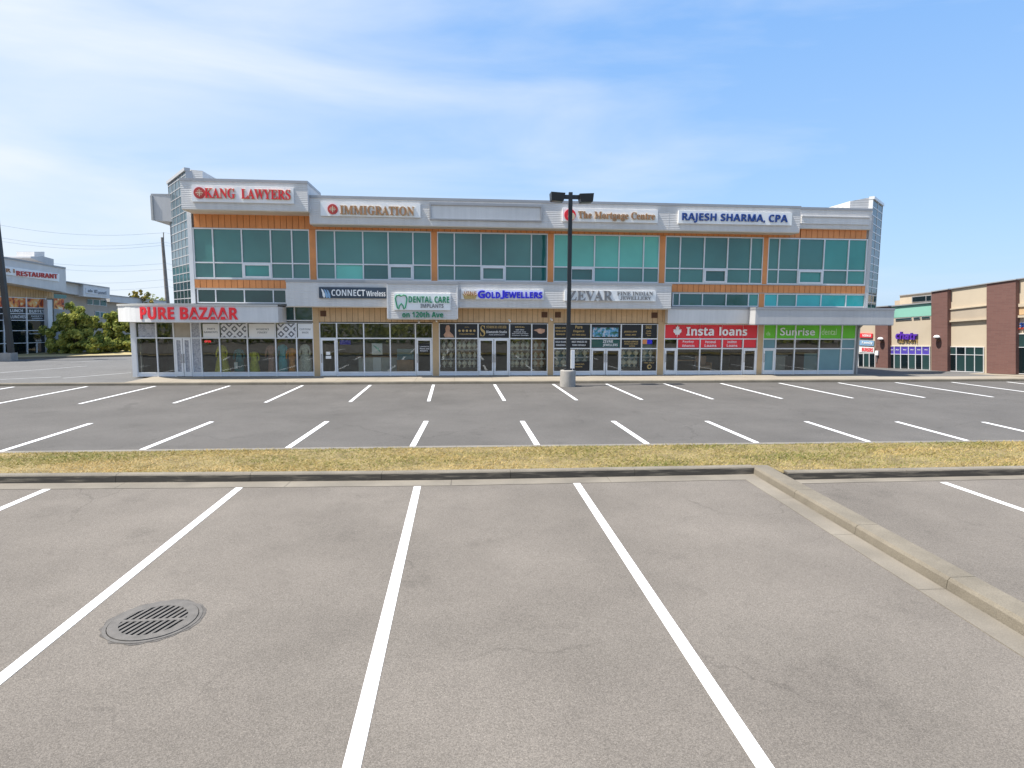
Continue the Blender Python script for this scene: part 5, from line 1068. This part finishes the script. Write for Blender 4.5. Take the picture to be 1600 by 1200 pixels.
for x in (1390.5, 1399.5, 1411, 1422.5, 1433, 1444.5): lettering(FD, 'chatr', sans, FD.rect(x, 545.5, x+5.5, 547.3, .055), .055, .01, M['whiteprint'], RS, single=False)
t = thing('shop_sign', 'purple lower case chatr letters with gold letters below on the cream wall', 'sign', FD.w(*FD.uv(1418, 536, 0), .02))
LT(t, FD, (1401.5, 518.5, 1434.5, 530.5), .02, 'chatr', sans, 'purple', .15, off=.025); LT(t, FD, (1405, 530.3, 1434, 535.8), .02, 'SE I MTI', plain, 'goldprint', .06)
t = thing('shop_sign', 'blue lettered sign over the shop window at the right edge of the picture', 'sign', FD.w(*FD.uv(1600, 517, 0), .02))
LT(t, FD, (1594.5, 504.5, 1625, 511.5), .02, 'SLEEP', sans, 'navy', .1); LT(t, FD, (1592, 512, 1620, 515.5), .02, 'shop', plain, 'kang_red', .1)
for rc, m, lb, tx in (((1343.5, 521, 1364, 527.6), 'red_panel', 'red sign board, top one of the stack seen under the projecting grey fascia', 'VIDEO'), ((1343, 532, 1366.5, 540), 'steelblue', 'blue and white sign board, in the middle of the stack under the projecting fascia', 'Family'), ((1343, 542, 1367, 551), 'offwhite', 'pale sign board with red letters, bottom of the stack under the projecting fascia', 'BURGERS')):
    t = thing('shop_sign', lb, 'sign', FD.w(*FD.uv((rc[0]+rc[2])/2, rc[3], .02), .02)); ua, ub, va, vb = FD.rect(*rc, .02); obj('board', MB().fbox(FD, ua, ub, va, vb, .02, .1), M[m], t)
    LT(t, FD, (rc[0]+4, rc[1]+1.6, rc[2]-3, rc[3]-1.6), .105, tx, sans, 'white' if m != 'offwhite' else 'red', .02)
for x, y, lb in ((1376.5, 529.5, 'white domed wall lamp on the left brick pier'), (1464.5, 526.5, 'white domed wall lamp on the brick pier beside the purple sign')):
    u, v = FD.uv(x, y, .5); c = FD.w(u, v, .55); t = thing('wall_lamp', lb, 'wall lamp', FD.w(u, v, .36))
    obj('shade', MB().lathe(c, [(.19, -.05), (.18, .02), (.12, .09), (.03, .12)], 16), M['white'], t, True); obj('bracket', MB().tube([FD.w(u+.1, v-.2, .36), FD.w(u+.1, v-.28, .5), c+Vector((0, 0, -.05))], .05, 6), M['vent'], t); obj('bulb', MB().lathe(c, [(.06, -.14), (.08, -.1), (.06, -.04)], 12), M['lens'], t)
t = thing('meter_box', 'small white metal box on the left brick pier', 'box', FD.w(*FD.uv(1371, 554.5, .36), .36)); ua, ub, va, vb = FD.rect(1369, 548, 1373.5, 555, .36); obj('body', MB().fbox(FD, ua, ub, va, vb, .352, .48), M['white'], t); obj('conduit', MB().tube([FD.w((ua+ub)/2, va, .4), FD.w((ua+ub)/2, va-.5, .4)], .03, 6), M['silver'], t)
# pavement in front of the right-hand shops
p0_, p1_ = FD.w(-8, 0, 0), FD.w(26, 0, 0); q0, q1 = FD.w(-8, 0, 1.7), FD.w(26, 0, 1.3)
zz = lambda p: FD.uv(*((1342, 574.5) if p else (1587, 585)), 0)[1]
def zat(u): L_ = (a_-b_).length; return -.30+(.13+.30)*u/L_
mb = MB().quad8([(*p0_.xy, zat(-8)-.2), (*q0.xy, zat(-8)-.2), (*q1.xy, zat(26)-.2), (*p1_.xy, zat(26)-.2), (*p0_.xy, zat(-8)), (*q0.xy, zat(-8)), (*q1.xy, zat(26)), (*p1_.xy, zat(26))])
kind(obj('shop_pavement', mb, M['slab']), 'structure')
bpy.data.objects.remove(_to)
